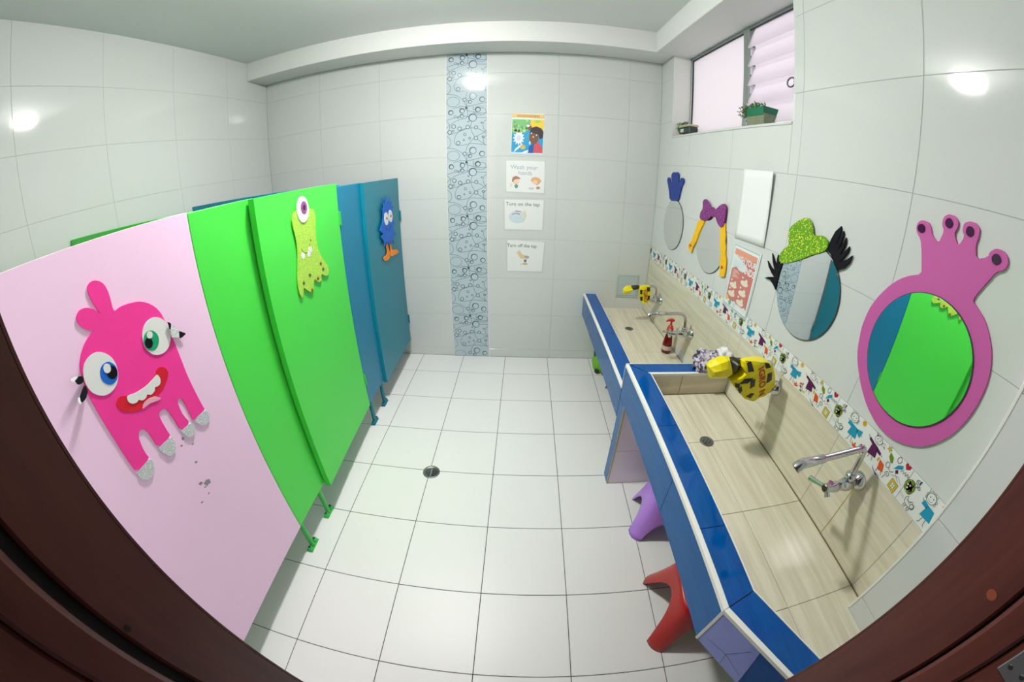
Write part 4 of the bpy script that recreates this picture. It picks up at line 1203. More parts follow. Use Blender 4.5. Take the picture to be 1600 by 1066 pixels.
for a, b in [(-1.283, -1.09), (-1.09, -0.74), (-0.74, -0.39), (-0.39, -0.001)]:
    for c, d in [(XI + .004, 0.888), (0.888, XR - .0005)]:
        lay('basin_tile', B, frame_up(ZF2), c, d, a, b, M['beige'], 0.0013)
dr = obj('drain', MB().lathe([(0.0, 0.029), (0.003, 0.029), (0.004, 0.025), (0.002, 0.023), (0.002, 0.0005)], (0.886, -0.397, ZF2), 'z', 28, cap=False), M['drain_metal'], B)
sl = MB()
for dx, dy in [(-.008, .008), (.008, .008), (-.008, -.008), (.008, -.008), (0, 0)]:
    sl.box(0.886 + dx - .003, 0.886 + dx + .003, -0.397 + dy - .0025, -0.397 + dy + .0025, ZF2 + .0018, ZF2 + .0026)
obj('drain_slot', sl, M['dark_hole'], dr)

obj('seam', MB().box(XR - .0030, XR - .0004, -2.4620, -1.375, ZF, ZF + .003).box(0.702, XR, -1.3790, -1.3760, ZF, ZF + .0022), M['seam'], A)
obj('seam', MB().box(XR - .0022, XR - .0004, -1.283, -0.001, ZF2, ZF2 + .002), M['seam'], B)
obj('pipe_seam', MB().box(XR - .0012, XR - .0002, -2.2010, -2.1985, ZF, 0.81), mat('ochre_pipe_seam', (0.50, 0.36, 0.10), 0.6), A)

# floor drain
fd = thing('floor_drain', 'round slotted metal floor drain in the white tiles', 'drain', (-0.338, -1.322, 0))
obj('drain_ring', MB().lathe([(0, 0.047), (0.003, 0.046), (0.004, 0.040), (0.002, 0.037), (0.0015, 0.0004)], (-0.338, -1.322, 0), 'z', 32, cap=False), M['drain_metal'], fd)
for i in range(-3, 4):
    yy = -1.322 + i * 0.0095
    hw = math.sqrt(max(0.0, 0.034 ** 2 - (i * 0.0095) ** 2))
    for s in (-1, 1):
        obj('drain_slot', MB().box(-0.338 + s * 0.003, -0.338 + s * hw, yy - 0.0026, yy + 0.0026, 0.0015, 0.0022), M['dark_hole'], fd)
obj('drain_bar', MB().bbox(-0.341, -0.335, -1.356, -1.288, 0.0015, 0.0045, 0.001), M['steel'], fd)

# ------------------------------------------------------------------ taps
def arc(pts, n=6):
    """round the corners of a path"""
    q = [Vector(p) for p in pts]
    for _ in range(2):
        out = [q[0]]
        for i in range(len(q) - 1):
            out += [q[i].lerp(q[i + 1], .25), q[i].lerp(q[i + 1], .75)]
        q = out + [q[-1]]
    return q

def tap(label, y, zb, xrise, spout, xh, name='faucet', yend=0.0, group=None):
    t = thing(name, label, 'faucet', (XR, y, zb), group)
    obj('wall_flange', MB().lathe([(0, 0.031), (-0.006, 0.030), (-0.016, 0.020), (-0.020, 0.015)], (XR, y, zb), 'x', 28), M['chrome'], t)
    L = XR - xh
    prof = [(-0.014, 0.013), (-0.030, 0.013), (-0.034, 0.018), (-0.048, 0.021), (-0.062, 0.021), (-0.076, 0.017), (-0.082, 0.012), (-0.094, 0.012), (-0.100, 0.0165), (-0.112, 0.0165), (-L + 0.012, 0.011), (-L, 0.009)]
    obj('valve_body', MB().lathe(prof, (XR, y, zb), 'x', 24), M['chrome'], t)
    rb = MB()
    rb.lathe([(0, 0.015), (0.014, 0.015), (0.016, 0.0175), (0.030, 0.0175), (0.033, 0.012)], (xrise, y, zb + 0.008), 'z', 20)
    obj('riser_nut', rb, M['chrome'], t)
    path = arc([(xrise, y, zb + 0.03)] + spout)
    sp = obj('spout', MB().tube(path, 0.0092, 16), M['chrome'], t)
    e0, e1 = Vector(spout[-2]), Vector(spout[-1])
    d = (e1 - e0).normalized()
    dr_ = (d * 0.75 + Vector((0, 0, -1)) * .65).normalized()
    nz = MB()
    nz.tube([e1 - d * 0.075, e1 - d * 0.072, e1 - d * 0.035, e1 - d * 0.005, e1 + dr_ * 0.008, e1 + dr_ * 0.020], [0.0095, 0.0115, 0.0125, 0.0135, 0.0145, 0.0145], 20)
    obj('nozzle', nz, M['chrome'], sp)
    obj('nozzle_opening', MB().tube([e1 + dr_ * 0.0195, e1 + dr_ * 0.0203], 0.0115, 18), M['dark_hole'], sp)
    hd = MB()
    hd.lathe([(0, 0.013), (-0.012, 0.014), (-0.016, 0.010)], (xh + 0.006, y, zb + 0.004), 'x', 18)
    hd.tube([(xh, y, zb + 0.004), (xh - 0.002, y - 0.020, zb - 0.012)], [0.007, 0.0085], 12)
    hd.tube([(xh, y, zb + 0.004), (xh - 0.001, y - 0.004, zb + 0.028)], [0.007, 0.0085], 12)
    hd.tube([(xh, y, zb + 0.004), (xh - 0.004, y + 0.030, zb - 0.006), (xh - 0.006, y + 0.062, zb - 0.018)], [0.007, 0.007, 0.0095], 12)
    obj('handle', hd, M['chrome'], t)
    return t

tap('chrome wall tap with long bare spout nearest the doorway, under the pink crown mirror', -2.199, 0.832, 1.050,
    [(1.042, -2.199, 0.945), (1.030, -2.199, 0.967), (1.000, -2.199, 0.966), (0.80, -2.199, 0.955)], 0.965)
tap('chrome wall tap mostly wrapped in yellow tape, over the near trough end', -1.695, 0.826, 1.052,
    [(1.052, -1.695, 0.915), (1.040, -1.695, 0.938), (1.000, -1.695, 0.940), (0.82, -1.695, 0.928)], 0.965)
tap('chrome wall tap with bare arched spout behind the red soap bottle', -0.899, 0.672, 1.058,
    [(1.052, -0.899, 0.765), (1.030, -0.899, 0.793), (0.990, -0.899, 0.794), (0.838, -0.899, 0.788)], 0.965)
tap('chrome wall tap nearest the back wall, its spout wrapped in tape', -0.353, 0.668, 1.062,
    [(1.066, -0.353, 0.745), (1.045, -0.353, 0.775), (1.000, -0.353, 0.765), (0.85, -0.353, 0.748)], 1.00)

# warning tape tied round two of them
def tape_sheet(poly, yplane, bulge, cx, cz, rx, rz, n=18):
    """crumpled sheet cut to the polygon, bulging towards -y around its middle"""
    fr = (Vector((0, 0, 0)), X, Z, -Y)
    mb = MB()
    return mb

def sheet_map(mb, f):
    mb.v = [tuple(f(Vector(v))) for v in mb.v]
    return mb

def subdiv_poly(pts, fr, t, m, cuts=3):
    """flat polygon with inner points so it can be bent"""
    bm = bmesh.new()
    o, U, V, N = fr
    tri = tessellate_polygon([[Vector((a, b, 0)) for a, b in pts]])
    vs = [bm.verts.new(o + U * a + V * b + N * t) for a, b in pts]
    for q in tri:
        try: bm.faces.new([vs[i] for i in q])
        except ValueError: pass
    for _ in range(cuts):
        bmesh.ops.subdivide_edges(bm, edges=[e for e in bm.edges if e.calc_length() > 0.012], cuts=1)
        bmesh.ops.triangulate(bm, faces=bm.faces[:])
    bm.verts.index_update()
    mb = MB().add([v.co.copy() for v in bm.verts], [[v.index for v in f.verts] for f in bm.faces], m, True)
    bm.free()
    return mb

from mathutils import noise as mnoise
def wrap(base_y, cx, cz, rx, rz, depth, rough):
    def f(v):
        dx, dz = (v.x - cx) / rx, (v.z - cz) / rz
        b = depth * max(0.0, 1 - dx * dx * .8 - dz * dz * .8) ** .5
        q = mnoise.noise(Vector((v.x * 30, v.z * 30, 1.3))) * rough
        off = base_y - v.y            # distance of the print above the sheet
        return Vector((v.x, base_y - b - q - off, v.z))
    return f

def make_tape(label, poly, base_y, cx, cz, rx, rz, depth, prints, roll, rollm, name='warning_tape', thick=0.012):
    t = thing(name, label, 'tape', (cx, base_y, cz))
    fr = (Vector((0, -base_y * -1, 0)), X, Z, -Y)
    fr = (Vector((0, base_y, 0)), X, Z, -Y)
    fw = wrap(base_y, cx, cz, rx, rz, depth, 0.006)
    front = subdiv_poly(poly, fr, 0.0, None)
    back = subdiv_poly(poly, fr, 0.0, None)
    sheet_map(front, fw)
    sheet_map(back, lambda v: Vector((v.x, base_y + 0.018 + 0.3 * depth * max(0, 1 - ((v.x - cx) / rx) ** 2 - ((v.z - cz) / rz) ** 2) ** .5, v.z)))
    k = len(poly)
    sh = obj('tape_sheet', front, M['tape_yellow'], t)
    obj('tape_back', back, M['tape_yellow'], t)
    # rim strip
    rim = MB()
    dense = []
    for i in range(k):
        a, b = Vector(poly[i]), Vector(poly[(i + 1) % k])
        for j in range(5): dense.append(a.lerp(b, j / 5))
    vs = []
    for p in dense: vs.append(fw(Vector((p.x, base_y, p.y))))
    for p in dense: vs.append(Vector((p.x, base_y + 0.018 + 0.3 * depth * max(0, 1 - ((p.x - cx) / rx) ** 2 - ((p.y - cz) / rz) ** 2) ** .5, p.y)))
    nn = len(dense)
    rim.add(vs, [(i, (i + 1) % nn, nn + (i + 1) % nn, nn + i) for i in range(nn)], None, True)
    obj('tape_fold', rim, M['tape_yellow'], t)
    for kind, data, m in prints:
        if kind == 'poly':
            p = subdiv_poly(data, fr, 0.0012, None, 3)
            sheet_map(p, fw)
            obj('printed_bar', p, M[m], sh)
        else:
            p = MB()
            body, size, pos, rot = data
            text_polys(p, body, size, fr, pos, 0.0016, None, rot, 'CENTER', 0.0010)
            sheet_map(p, fw)
            obj('printed_letters', p, M[m], sh)
    for pth, rad, m in roll:
        mb = MB().tube(pth, rad, 9)
        mb.smooth = [False] * len(mb.f)
        for i, v in enumerate(mb.v):
            q = Vector(v)
            d = mnoise.noise(q * 60) * 0.011
            mb.v[i] = (q.x + d, q.y - d, q.z + d * .7)
        obj('wound_tape', mb, M[m], t)
    return t

P3 = [(0.885, 0.962), (0.929, 0.969), (0.983, 0.965), (1.012, 0.952), (1.040, 0.905), (1.062, 0.850), (1.023, 0.825), (0.976, 0.806), (0.930, 0.821), (0.886, 0.856), (0.852, 0.889), (0.885, 0.907), (0.907, 0.922), (0.885, 0.942)]
bars = [[(0.893, 0.966), (0.912, 0.967), (0.928, 0.935), (0.906, 0.930)], [(0.921, 0.905), (0.940, 0.908), (0.950, 0.878), (0.930, 0.868)],
        [(0.968, 0.964), (0.986, 0.963), (1.000, 0.948), (0.978, 0.944)], [(0.991, 0.925), (1.012, 0.930), (1.022, 0.898), (0.996, 0.888)],
        [(0.866, 0.887), (0.872, 0.872), (0.890, 0.866), (0.884, 0.886)], [(0.884, 0.863), (0.902, 0.842), (0.906, 0.858), (0.894, 0.878)],
        [(0.929, 0.834), (0.944, 0.848), (0.962, 0.846), (0.955, 0.822)], [(0.896, 0.905), (0.930, 0.912), (0.915, 0.890), (0.880, 0.885)]]
make_tape('yellow and black warning tape wrapped over the tap at the near trough', P3, -1.722, 0.96, 0.885, 0.10, 0.09, 0.030,
          [('poly', b, 'tape_black') for b in bars] + [('text', ('IGRO N', 0.037, (0.966, 0.888), R(-68)), 'tape_red')],
          [([(0.90, -1.697, 0.940), (0.885, -1.697, 0.938), (0.868, -1.697, 0.932), (0.848, -1.70, 0.930)], [0.018, 0.024, 0.030, 0.034], 'tape_black'),
           ([(0.846, -1.70, 0.930), (0.825, -1.70, 0.928), (0.800, -1.70, 0.920), (0.778, -1.70, 0.912)], [0.036, 0.040, 0.036, 0.026], 'tape_yellow'),
           ([(0.930, -1.70, 0.936), (0.900, -1.70, 0.934)], [0.014, 0.017], 'tape_yellow')], None)
P1 = [(0.930, 0.772), (0.960, 0.775), (1.004, 0.778), (1.012, 0.700), (1.006, 0.660), (0.972, 0.648), (0.945, 0.668), (0.932, 0.720), (0.925, 0.755)]
bars = [[(0.928, 0.752), (0.945, 0.754), (0.948, 0.720), (0.934, 0.722)], [(0.975, 0.772), (1.000, 0.772), (1.002, 0.745), (0.980, 0.742)],
        [(0.936, 0.700), (0.954, 0.704), (0.958, 0.674), (0.944, 0.672)], [(0.990, 0.715), (1.008, 0.712), (1.006, 0.678), (0.992, 0.680)]]
make_tape('yellow and black warning tape tied round the tap nearest the back wall', P1, -0.372, 0.97, 0.715, 0.06, 0.08, 0.018,
          [('poly', b, 'tape_black') for b in bars] + [('text', ('IGRO', 0.038, (0.961, 0.708), R(-78)), 'tape_red')],
          [([(0.93, -0.355, 0.762), (0.90, -0.356, 0.757), (0.875, -0.356, 0.752)], [0.014, 0.017, 0.017], 'tape_black'),
           ([(0.876, -0.356, 0.752), (0.855, -0.356, 0.745), (0.838, -0.356, 0.728), (0.828, -0.356, 0.712)], [0.018, 0.026, 0.024, 0.012], 'tape_yellow')], None)

# crumpled bags on the end of the near trough
def blob(name, label, cat, c, r, seed, rough, m, squash=(1, 1, 1), sub=4, freq=18):
    bm = bmesh.new()
    bmesh.ops.create_icosphere(bm, subdivisions=sub, radius=1)
    vs = []
    for v in bm.verts:
        d = v.co.normalized()
        k = 1 + rough * mnoise.noise(d * 1.6 + Vector((seed, 0, 0))) + rough * .55 * mnoise.noise(d * 4.5 + Vector((0, seed, 0))) - rough * .18 * abs(mnoise.noise(d * 7))
        p = Vector((d.x * r[0] * k, d.y * r[1] * k, d.z * r[2] * k))
        vs.append(Vector(c) + p)
    mb = MB().add(vs, [[v.index for v in f.verts] for f in bm.faces], None, True)
    bm.free()
    o = obj(name, mb, m, None, base=(c[0], c[1], min(v.z for v in vs)))
    tag(o, label, cat)
    return o
blob('plastic_bag', 'crumpled grey and purple printed plastic bag slumped over the trough end', 'bag', (0.985, -1.335, 0.738), (0.058, 0.060, 0.062), 2.1, 0.38, M['bag'], sub=5)
blob('paper_bundle', 'crumpled white plastic bundle behind the yellow tape', 'bag', (1.066, -1.335, 0.760), (0.042, 0.042, 0.050), 5.7, 0.45, M['bag_white'], sub=4)

# soap bottle
SX, SY = 1.044, -0.735
so = thing('soap_bottle', 'red pump soap bottle standing in the far trough', 'soap bottle', (SX, SY, ZF2))
obj('bottle', MB().lathe([(0.001, 0.026), (0.006, 0.0305), (0.030, 0.0320), (0.065, 0.0300), (0.100, 0.0250), (0.130, 0.0185), (0.140, 0.0150)], (SX, SY, ZF2), 'z', 28), M['soap_red'], so)
obj('bottle_label', MB().lathe([(0.024, 0.0322), (0.034, 0.0326), (0.052, 0.0316)], (SX, SY, ZF2), 'z', 28, cap=False), M['soap_label'], so)
obj('cap', MB().lathe([(0.138, 0.016), (0.142, 0.0215), (0.166, 0.0205), (0.180, 0.0150), (0.186, 0.0075), (0.206, 0.0050), (0.212, 0.0050)], (SX, SY, ZF2), 'z', 24), M['pump_red'], so)
ph = MB()
ph.tube([(SX + 0.016, SY, ZF2 + 0.216), (SX, SY, ZF2 + 0.219), (SX - 0.020, SY - 0.004, ZF2 + 0.220), (SX - 0.040, SY - 0.008, ZF2 + 0.214)], [0.009, 0.011, 0.008, 0.004], 12)
obj('pump_head', ph, M['pump_red'], so)

# access hatch on the back wall
ha = thing('access_hatch', 'small square grey plastic access hatch on the back wall above the far trough', 'hatch', (0.952, 0, 0.652))
obj('hatch_frame', MB().bbox(0.862, 1.043, -0.007, 0, 0.560, 0.745, 0.002), M['hatch'], ha)
sm = MB()
for k_, w_ in ((0.012, 0.002), (0.034, 0.0012)):
    r0 = [(0.862 + k_, 0.560 + k_), (1.043 - k_, 0.560 + k_), (1.043 - k_, 0.745 - k_), (0.862 + k_, 0.745 - k_)]
    r1 = [(0.862 + k_ + w_, 0.560 + k_ + w_), (1.043 - k_ - w_, 0.560 + k_ + w_), (1.043 - k_ - w_, 0.745 - k_ - w_), (0.862 + k_ + w_, 0.745 - k_ - w_)]
    sm.prism(r0, frame_back(0.0072), 0, 0.0001, None, [r1])
obj('hatch_seam', sm, M['hatch_line'], ha)
obj('hatch_lid', MB().bbox(0.878, 1.027, -0.0095, -0.007, 0.576, 0.729, 0.002), M['hatch'], ha)

# ------------------------------------------------------------------ mirrors
def disc(parent, cy, cz, r, x1, name='mirror_glass'):
    mb = MB().lathe([(0, r), (-0.0035, r), (-0.0045, r - 0.0025)], (x1, cy, cz), 'x', 72, cap=False)
    rim = obj('mirror_rim', mb, M['mirror_edge'], parent)
    g = MB().prism(ellipse(cy, cz, r - 0.0024, r - 0.0024, 72), frame_right(x1 - 0.0046), 0, 0)
    return obj(name, g, M['mirror'], parent)

WX = XR - 0.001
FR0 = frame_right(XR)
t = thing('mirror', 'round mirror with a royal blue crown, farthest along the wall', 'mirror', (XR, -0.389, 1.212))
disc(t, -0.389, 1.2115, 0.1655, WX)
cr_ = cut('crown', 'm1_crown', FR0, 0.005, 0.011, M['foam_navy'], t)
for y, z in [(-0.347, 1.505), (-0.385, 1.508), (-0.300, 1.462), (-0.440, 1.462)]:
    pass
t = thing('mirror', 'round mirror with a purple glitter bow and two yellow braids', 'mirror', (XR, -0.927, 1.212))
disc(t, -0.927, 1.2112, 0.1647, WX)
for s in 'LR':
    br_ = cut('braid', 'm2_braid' + s, FR0, 0.005, 0.011, M['foam_yellow'], t)
    cut('star', 'm2_star' + s, FR0, 0.011, 0.0125, M['star_red'], br_, 0)
cut('bow', 'm2_bow', FR0, 0.011, 0.017, M['purple_glitter'], t)
t = thing('mirror', 'round mirror with a green glitter hat and black eyelashes', 'mirror', (XR, -1.695, 1.212))
disc(t, -1.6947, 1.2117, 0.1655, WX)
cut('hat', 'm3_hat', FR0, 0.009, 0.014, M['green_glitter'], t)
for s in 'LR':
    cut('eyelash', 'm3_lash' + s, FR0, 0.003, 0.009, M['foam_black'], t, 0)
t = thing('mirror', 'round mirror in an orchid pink crown frame, nearest the doorway', 'mirror', (XR, -2.181, 1.216))
fp_ = [q for q in G['m4_frame'] if q not in [[-2302, 1382], [-2320, 1369], (-2302, 1382), (-2320, 1369)]]
cut('crown_frame', None, FR0, 0.0, 0.007, M['foam_magenta'], t, pts=chaikin([(a / 1000, b / 1000) for a, b in fp_], 1))
for i in range(4):
    cut('gem', 'm4_gem%d' % i, FR0, 0.007, 0.010, M['gem'], t)
disc(t, -2.1808, 1.2160, 0.1640, XR - 0.007)

# ------------------------------------------------------------------ papers and posters
def rect(a, b, c, d): return [(a, c), (b, c), (b, d), (a, d)]
def sheet_on_back(name, label, cat, corners, printer, sleeve=True):
    """corners: bottom-left, bottom-right, top-right, top-left in (x, z)"""
    c = [(sum(p[0] for p in corners) / 4), (sum(p[1] for p in corners) / 4)]
    t = thing(name, label, cat, (c[0], 0, c[1]))
    sh = obj('paper', MB().prism(corners, frame_back(), 0.001, 0.0022), M['paper'], t)
    bl, br, tr, tl = [Vector(p) for p in corners]
    w, h = (br - bl).length, (tl - bl).length
    U2, V2 = (br - bl).normalized(), (tl - bl).normalized()
    fr = (Vector((bl.x, -0.0024, bl.y)), Vector((U2.x, 0, U2.y)), Vector((V2.x, 0, V2.y)), -Y)
    pr = MB()
    printer(pr, fr, w, h)
    obj('print', pr, None, sh)
    if sleeve:
        m_ = 0.010
        q = [(bl.x - m_, bl.y - m_), (br.x + m_, br.y - m_), (tr.x + m_, tr.y + m_ * .6), (tl.x - m_, tl.y + m_ * .6)]
        obj('plastic_sleeve', MB().prism(q, frame_back(), 0.0036, 0.0040), M['plastic_sheet'], t)
    return t

def poster1(p, fr, w, h):
    def Q(pts, m, t=0): p.prism([(a * w, b * h) for a, b in pts], fr, t, t, m)
    Q(rect(.01, .99, .05, .99), pm('azure', (0.03, 0.33, 0.60)))
    Q(rect(.0, 1.0, .90, 1.0), pm('pale_orange', (0.80, 0.55, 0.20)), .0001)
    text_polys(p, 'HANDWASHING', h * .088, fr, (.5 * w, .918 * h), .0003, pm('rust', (0.45, 0.20, 0.06)), 0, 'CENTER', .0005, .80)
    Q(rect(0, 1, .862, .90), pm('pale_mint', (0.66, 0.80, 0.76)), .0001)
    Q([(.01, .52), (.30, .50), (.52, .60), (.56, .86), (.01, .86)], pm('grass_green', (0.20, 0.50, 0.18)), .0001)
    for i in range(26):
        a, b = rng.uniform(.04, .48), rng.uniform(.56, .84)
        Q(starpts(a, b, rng.uniform(.03, .06), 5, .4, rng.random()), pm(['lime_fleck', 'deep_green_fleck', 'pale_green_fleck'][i % 3], [(0.38, .66, .25), (.10, .33, .12), (.55, .75, .45)][i % 3]), .0002)
    Q([(.56, .66), (.58, .86), (.99, .86), (.99, .60), (.80, .70)], pm('sun_yellow', (0.85, 0.60, 0.05)), .0001)
    Q(ellipse(.80, .82, .09, .035, 12), pm('fresh_green', (0.35, .60, .06)), .0002)
    Q(starpts(.23, .40, .19, 12, .62), pm('splash_white', (0.80, .84, .88)), .0002)
    Q(starpts(.23, .40, .10, 9, .6), pm('splash_lilac', (0.62, .66, .80)), .0003)
    Q([(.08, .04), (.14, .14), (.36, .28), (.32, .20)], pm('foam_water', (0.75, .90, .93)), .0002)
    Q([(.28, .02), (.46, .10), (.62, .12), (.44, .02)], pm('foam_water', (0.75, .90, .93)), .0002)
    Q(ellipse(.37, .18, .085, .06, 14), pm('ochre', (0.60, .45, .18)), .0003)
    Q([(.54, .04), (.56, .20), (.70, .30), (.84, .30), (.80, .05)], pm('royal', (0.02, .10, .36)), .0003)
    Q([(.70, .05), (.72, .26), (.86, .32), (.99, .14), (.99, .05)], pm('shirt_red', (0.62, .09, .12)), .0004)
    Q(ellipse(.70, .43, .15, .17, 18), pm('brown_face', (0.20, .085, .05)), .0004)
    Q([(.50, .62), (.52, .76), (.62, .70), (.60, .58)], pm('brown_face', (0.20, .085, .05)), .0004)
    Q([(.56, .52), (.60, .66), (.76, .70), (.92, .66), (.995, .56), (.97, .42), (.88, .39), (.84, .50), (.70, .53)], pm('dark_hair', (0.045, .03, .045)), .0005)
    Q(ellipse(.51, .71, .05, .03, 10), pm('splash_white', (0.80, .84, .88)), .0006)
    for a, b in [(.68, .44), (.78, .49), (.62, .53)]: Q(ellipse(a, b, .025, .015, 8, .5), pm('splash_white', (0.80, .84, .88)), .0006)
    Q(ellipse(.58, .29, .022, .045, 8), pm('splash_white', (0.80, .84, .88)), .0006)
    Q(rect(.0, 1, 0.0, .045), pm('pale_blue_margin', (0.62, .74, .84)), .0001)
sheet_on_back('poster', 'colourful hand washing poster with a dark-haired child, topmost on the back wall', 'poster',
              [(0.032, 1.612), (0.256, 1.607), (0.263, 1.906), (0.040, 1.905)], poster1, False)

GREY = (0.33, 0.37, 0.48)
INK = (0.10, 0.10, 0.13)
def poster2(p, fr, w, h):
    def Q(pts, m, t=0): p.prism([(a * w, b * h) for a, b in pts], fr, t, t, m)
    g = pm('grey_lettering', GREY)
    text_polys(p, 'Wash your', h * .19, fr, (.47 * w, .74 * h), .0002, g, 0, 'CENTER', 0.0001)
    text_polys(p, 'hands', h * .19, fr, (.50 * w, .56 * h), .0002, g, 0, 'CENTER', 0.0001)
    Q(ellipse(.26, .36, .085, .13, 16), pm('peach', (0.85, .60, .45)))
    Q([(.15, .36), (.17, .47), (.26, .52), (.35, .47), (.38, .42), (.30, .42), (.22, .40), (.17, .30)], pm('chestnut', (0.38, .12, .07)), .0002)
    Q([(.21, .20), (.26, .26), (.32, .21), (.29, .12), (.24, .12)], pm('teal_shirt', (0.05, .30, .27)), .0002)
    Q(ellipse(.13, .22, .035, .07, 10), pm('pale_yellow', (0.80, .74, .45)))
    Q([(.64, .38), (.68, .48), (.78, .51), (.88, .47), (.93, .38), (.86, .28), (.80, .24), (.74, .30)], pm('ginger', (0.78, .40, .14)))
    Q(ellipse(.76, .34, .07, .07, 12), pm('peach', (0.85, .60, .45)), .0002)
    Q(ellipse(.84, .16, .055, .05, 10), pm('rosy', (0.55, .20, .17)), .0001)
    Q(ellipse(.66, .13, .08, .035, 12), pm('water_grey', (0.50, .58, .62)), .0001)
sheet_on_back('poster', 'laminated sheet reading Wash your hands with two small children', 'poster',
              [(0.002, 1.340), (0.272, 1.333), (0.272, 1.562), (0.000, 1.565)], poster2)

def poster3(p, fr, w, h):
    def Q(pts, m, t=0): p.prism([(a * w, b * h) for a, b in pts], fr, t, t, m)
    text_polys(p, 'Turn on the tap', h * .165, fr, (.48 * w, .80 * h), .0002, pm('ink', INK), -.012, 'CENTER', 0.0001, 1.05)
    Q(ellipse(.34, .42, .22, .20, 24), pm('pale_cyan', (0.58, .74, .78)))
    p.line([(a * w, b * h) for a, b in ellipse(.34, .42, .22, .20, 24)], .0012, fr, .0002, pm('grey_lettering', GREY), True)
    Q(ellipse(.34, .52, .16, .075, 20), pm('pale_lilac', (0.70, .70, .80)), .0002)
    Q([(.20, .52), (.30, .56), (.40, .54), (.40, .50), (.30, .53), (.20, .49)], pm('slate', (0.22, .22, .32)), .0003)
    Q([(.50, .66), (.56, .64), (.58, .46), (.50, .34), (.44, .30), (.52, .46)], pm('pale_yellow', (0.80, .74, .45)), .0001)
    Q([(.28, .64), (.44, .62), (.44, .59), (.30, .60)], pm('slate', (0.22, .22, .32)), .0003)
sheet_on_back('poster', 'laminated sheet reading Turn on the tap with a small basin drawing', 'poster',
              [(-0.006, 1.062), (0.266, 1.062), (0.272, 1.282), (-0.010, 1.281)], poster3)

def poster4(p, fr, w, h):
    def Q(pts, m, t=0): p.prism([(a * w, b * h) for a, b in pts], fr, t, t, m)
    text_polys(p, 'Turn off the tap', h * .155, fr, (.42 * w, .78 * h), .0002, pm('ink', INK), -.01, 'CENTER', 0.0001, .93)
    Q([(.27, .62), (.36, .68), (.42, .56), (.56, .50), (.62, .46), (.58, .40), (.50, .42), (.40, .40), (.33, .50)], pm('skin_yellow', (0.80, .58, .30)))
    Q(ellipse(.56, .47, .07, .045, 14), pm('tap_grey', (0.40, .36, .34)), .0001)
    Q([(.47, .38), (.56, .39), (.55, .29), (.49, .29)], pm('dark_teal_tap', (0.09, .17, .18)), .0002)
    Q(ellipse(.51, .24, .08, .035, 14), pm('brass', (0.62, .44, .16)), .0001)
    Q(ellipse(.40, .22, .02, .012, 8), pm('slate', (0.22, .22, .32)), .0002)
sheet_on_back('poster', 'laminated sheet reading Turn off the tap, lowest on the back wall', 'poster',
              [(0.015, 0.744), (0.272, 0.742), (0.286, 0.968), (0.012, 0.980)], poster4)

# blank white sheet curling off the right wall
FRT = (Vector((XR, 0, 0)), -Y, Z, -X)
mb = MB()
n = 10
for side in (0, 1):
    pass
vs, fs = [], []
for i in range(n + 1):
    s = i / n
    for j in range(n + 1):
        q = j / n
        y = -1.152 - 0.243 * s - 0.002 * q
        z = 1.281 + (0.318 + 0.0 * s) * q + 0.012 * s * (1 - q)
        lift = 0.002 + 0.013 * s ** 2 * (0.35 + 0.65 * q)
        vs.append((XR - lift, y, z))
for i in range(n):
    for j in range(n):
        a = i * (n + 1) + j
        fs.append((a, a + n + 1, a + n + 2, a + 1))
mb.add(vs, fs, None, True)
o = obj('paper_sheet', mb, M['paper'], None, base=(XR, -1.27, 1.28))
tag(o, 'plain white sheet of paper curling off the wall above the red poster', 'paper')
sol = o.modifiers.new('thickness', 'SOLIDIFY'); sol.thickness = 0.0006

# red hand washing poster
rp = thing('poster', 'salmon red laminated WASH YOUR HANDS poster with a dashed blue border', 'poster', (XR, -1.28, 1.11))
q = [(1.160, 0.967), (1.374, 0.967), (1.388, 1.262), (1.170, 1.262)]
bl, br, tr, tl = [Vector(p) for p in q]
mb = MB().prism(q, FRT, 0.003, 0.0042)
sh = obj('paper', mb, M['paper'], rp)
w, h = (br - bl).length, (tl - bl).length
U2, V2 = (br - bl).normalized(), (tl - bl).normalized()
fr = (Vector((XR - 0.0044, -bl.x, bl.y)), -Y * U2.x + Z * U2.y, -Y * V2.x + Z * V2.y, -X)
p = MB()
salmon = pm('salmon', (0.58, 0.10, 0.08)); cream = pm('cream', (0.82, 0.72, 0.58)); dash = pm('dash_blue', (0.06, 0.33, 0.42)); wht = pm('lettering_white', (0.80, .80, .80)); mist = pm('mist_blue', (0.62, .74, .76)); orp = pm('orange_flush', (0.74, .26, .12))
def Q(pts, m, t=0): p.prism([(a * w, b * h) for a, b in pts], fr, t, t, m)
Q(rect(.07, .93, .12, .93), salmon)
Q([(.07, .80), (.07, .93), (.93, .93), (.93, .86)], orp, .0001)
Q([(.07, .60), (.07, .84), (.30, .80), (.62, .74), (.60, .64), (.38, .62), (.22, .66)], mist, .0002)
text_polys(p, 'WASH YOUR', h * .125, fr, (.52 * w, .755 * h), .0004, wht, 0, 'CENTER', .0012, .82)
text_polys(p, 'HANDS', h * .14, fr, (.66 * w, .625 * h), .0004, wht, 0, 'CENTER', .0014, .90)
for i in range(6): Q(rect(.14, .14 + .28 * (0.7 + .3 * math.sin(i * 2.1)), .595 - i * .022, .603 - i * .022), cream, .0003)
for gx, gz in [(.66, .48), (.26, .36), (.66, .32), (.26, .22), (.66, .17)]:
    Q(ellipse(gx * 1.0, gz, .15, .042, 14), cream, .0003); Q(ellipse(gx + .06, gz + .045, .05, .03, 10), cream, .0004); Q(ellipse(gx - .10, gz + .075, .03, .018, 8), wht, .0004)
    p.line([((gx + .20) * w, (gz - .06) * h), ((gx - .20) * w, (gz - .06) * h)], .0010, fr, .0002, orp)
p.line([(.46 * w, .14 * h), (.46 * w, .56 * h)], .0010, fr, .0002, orp)
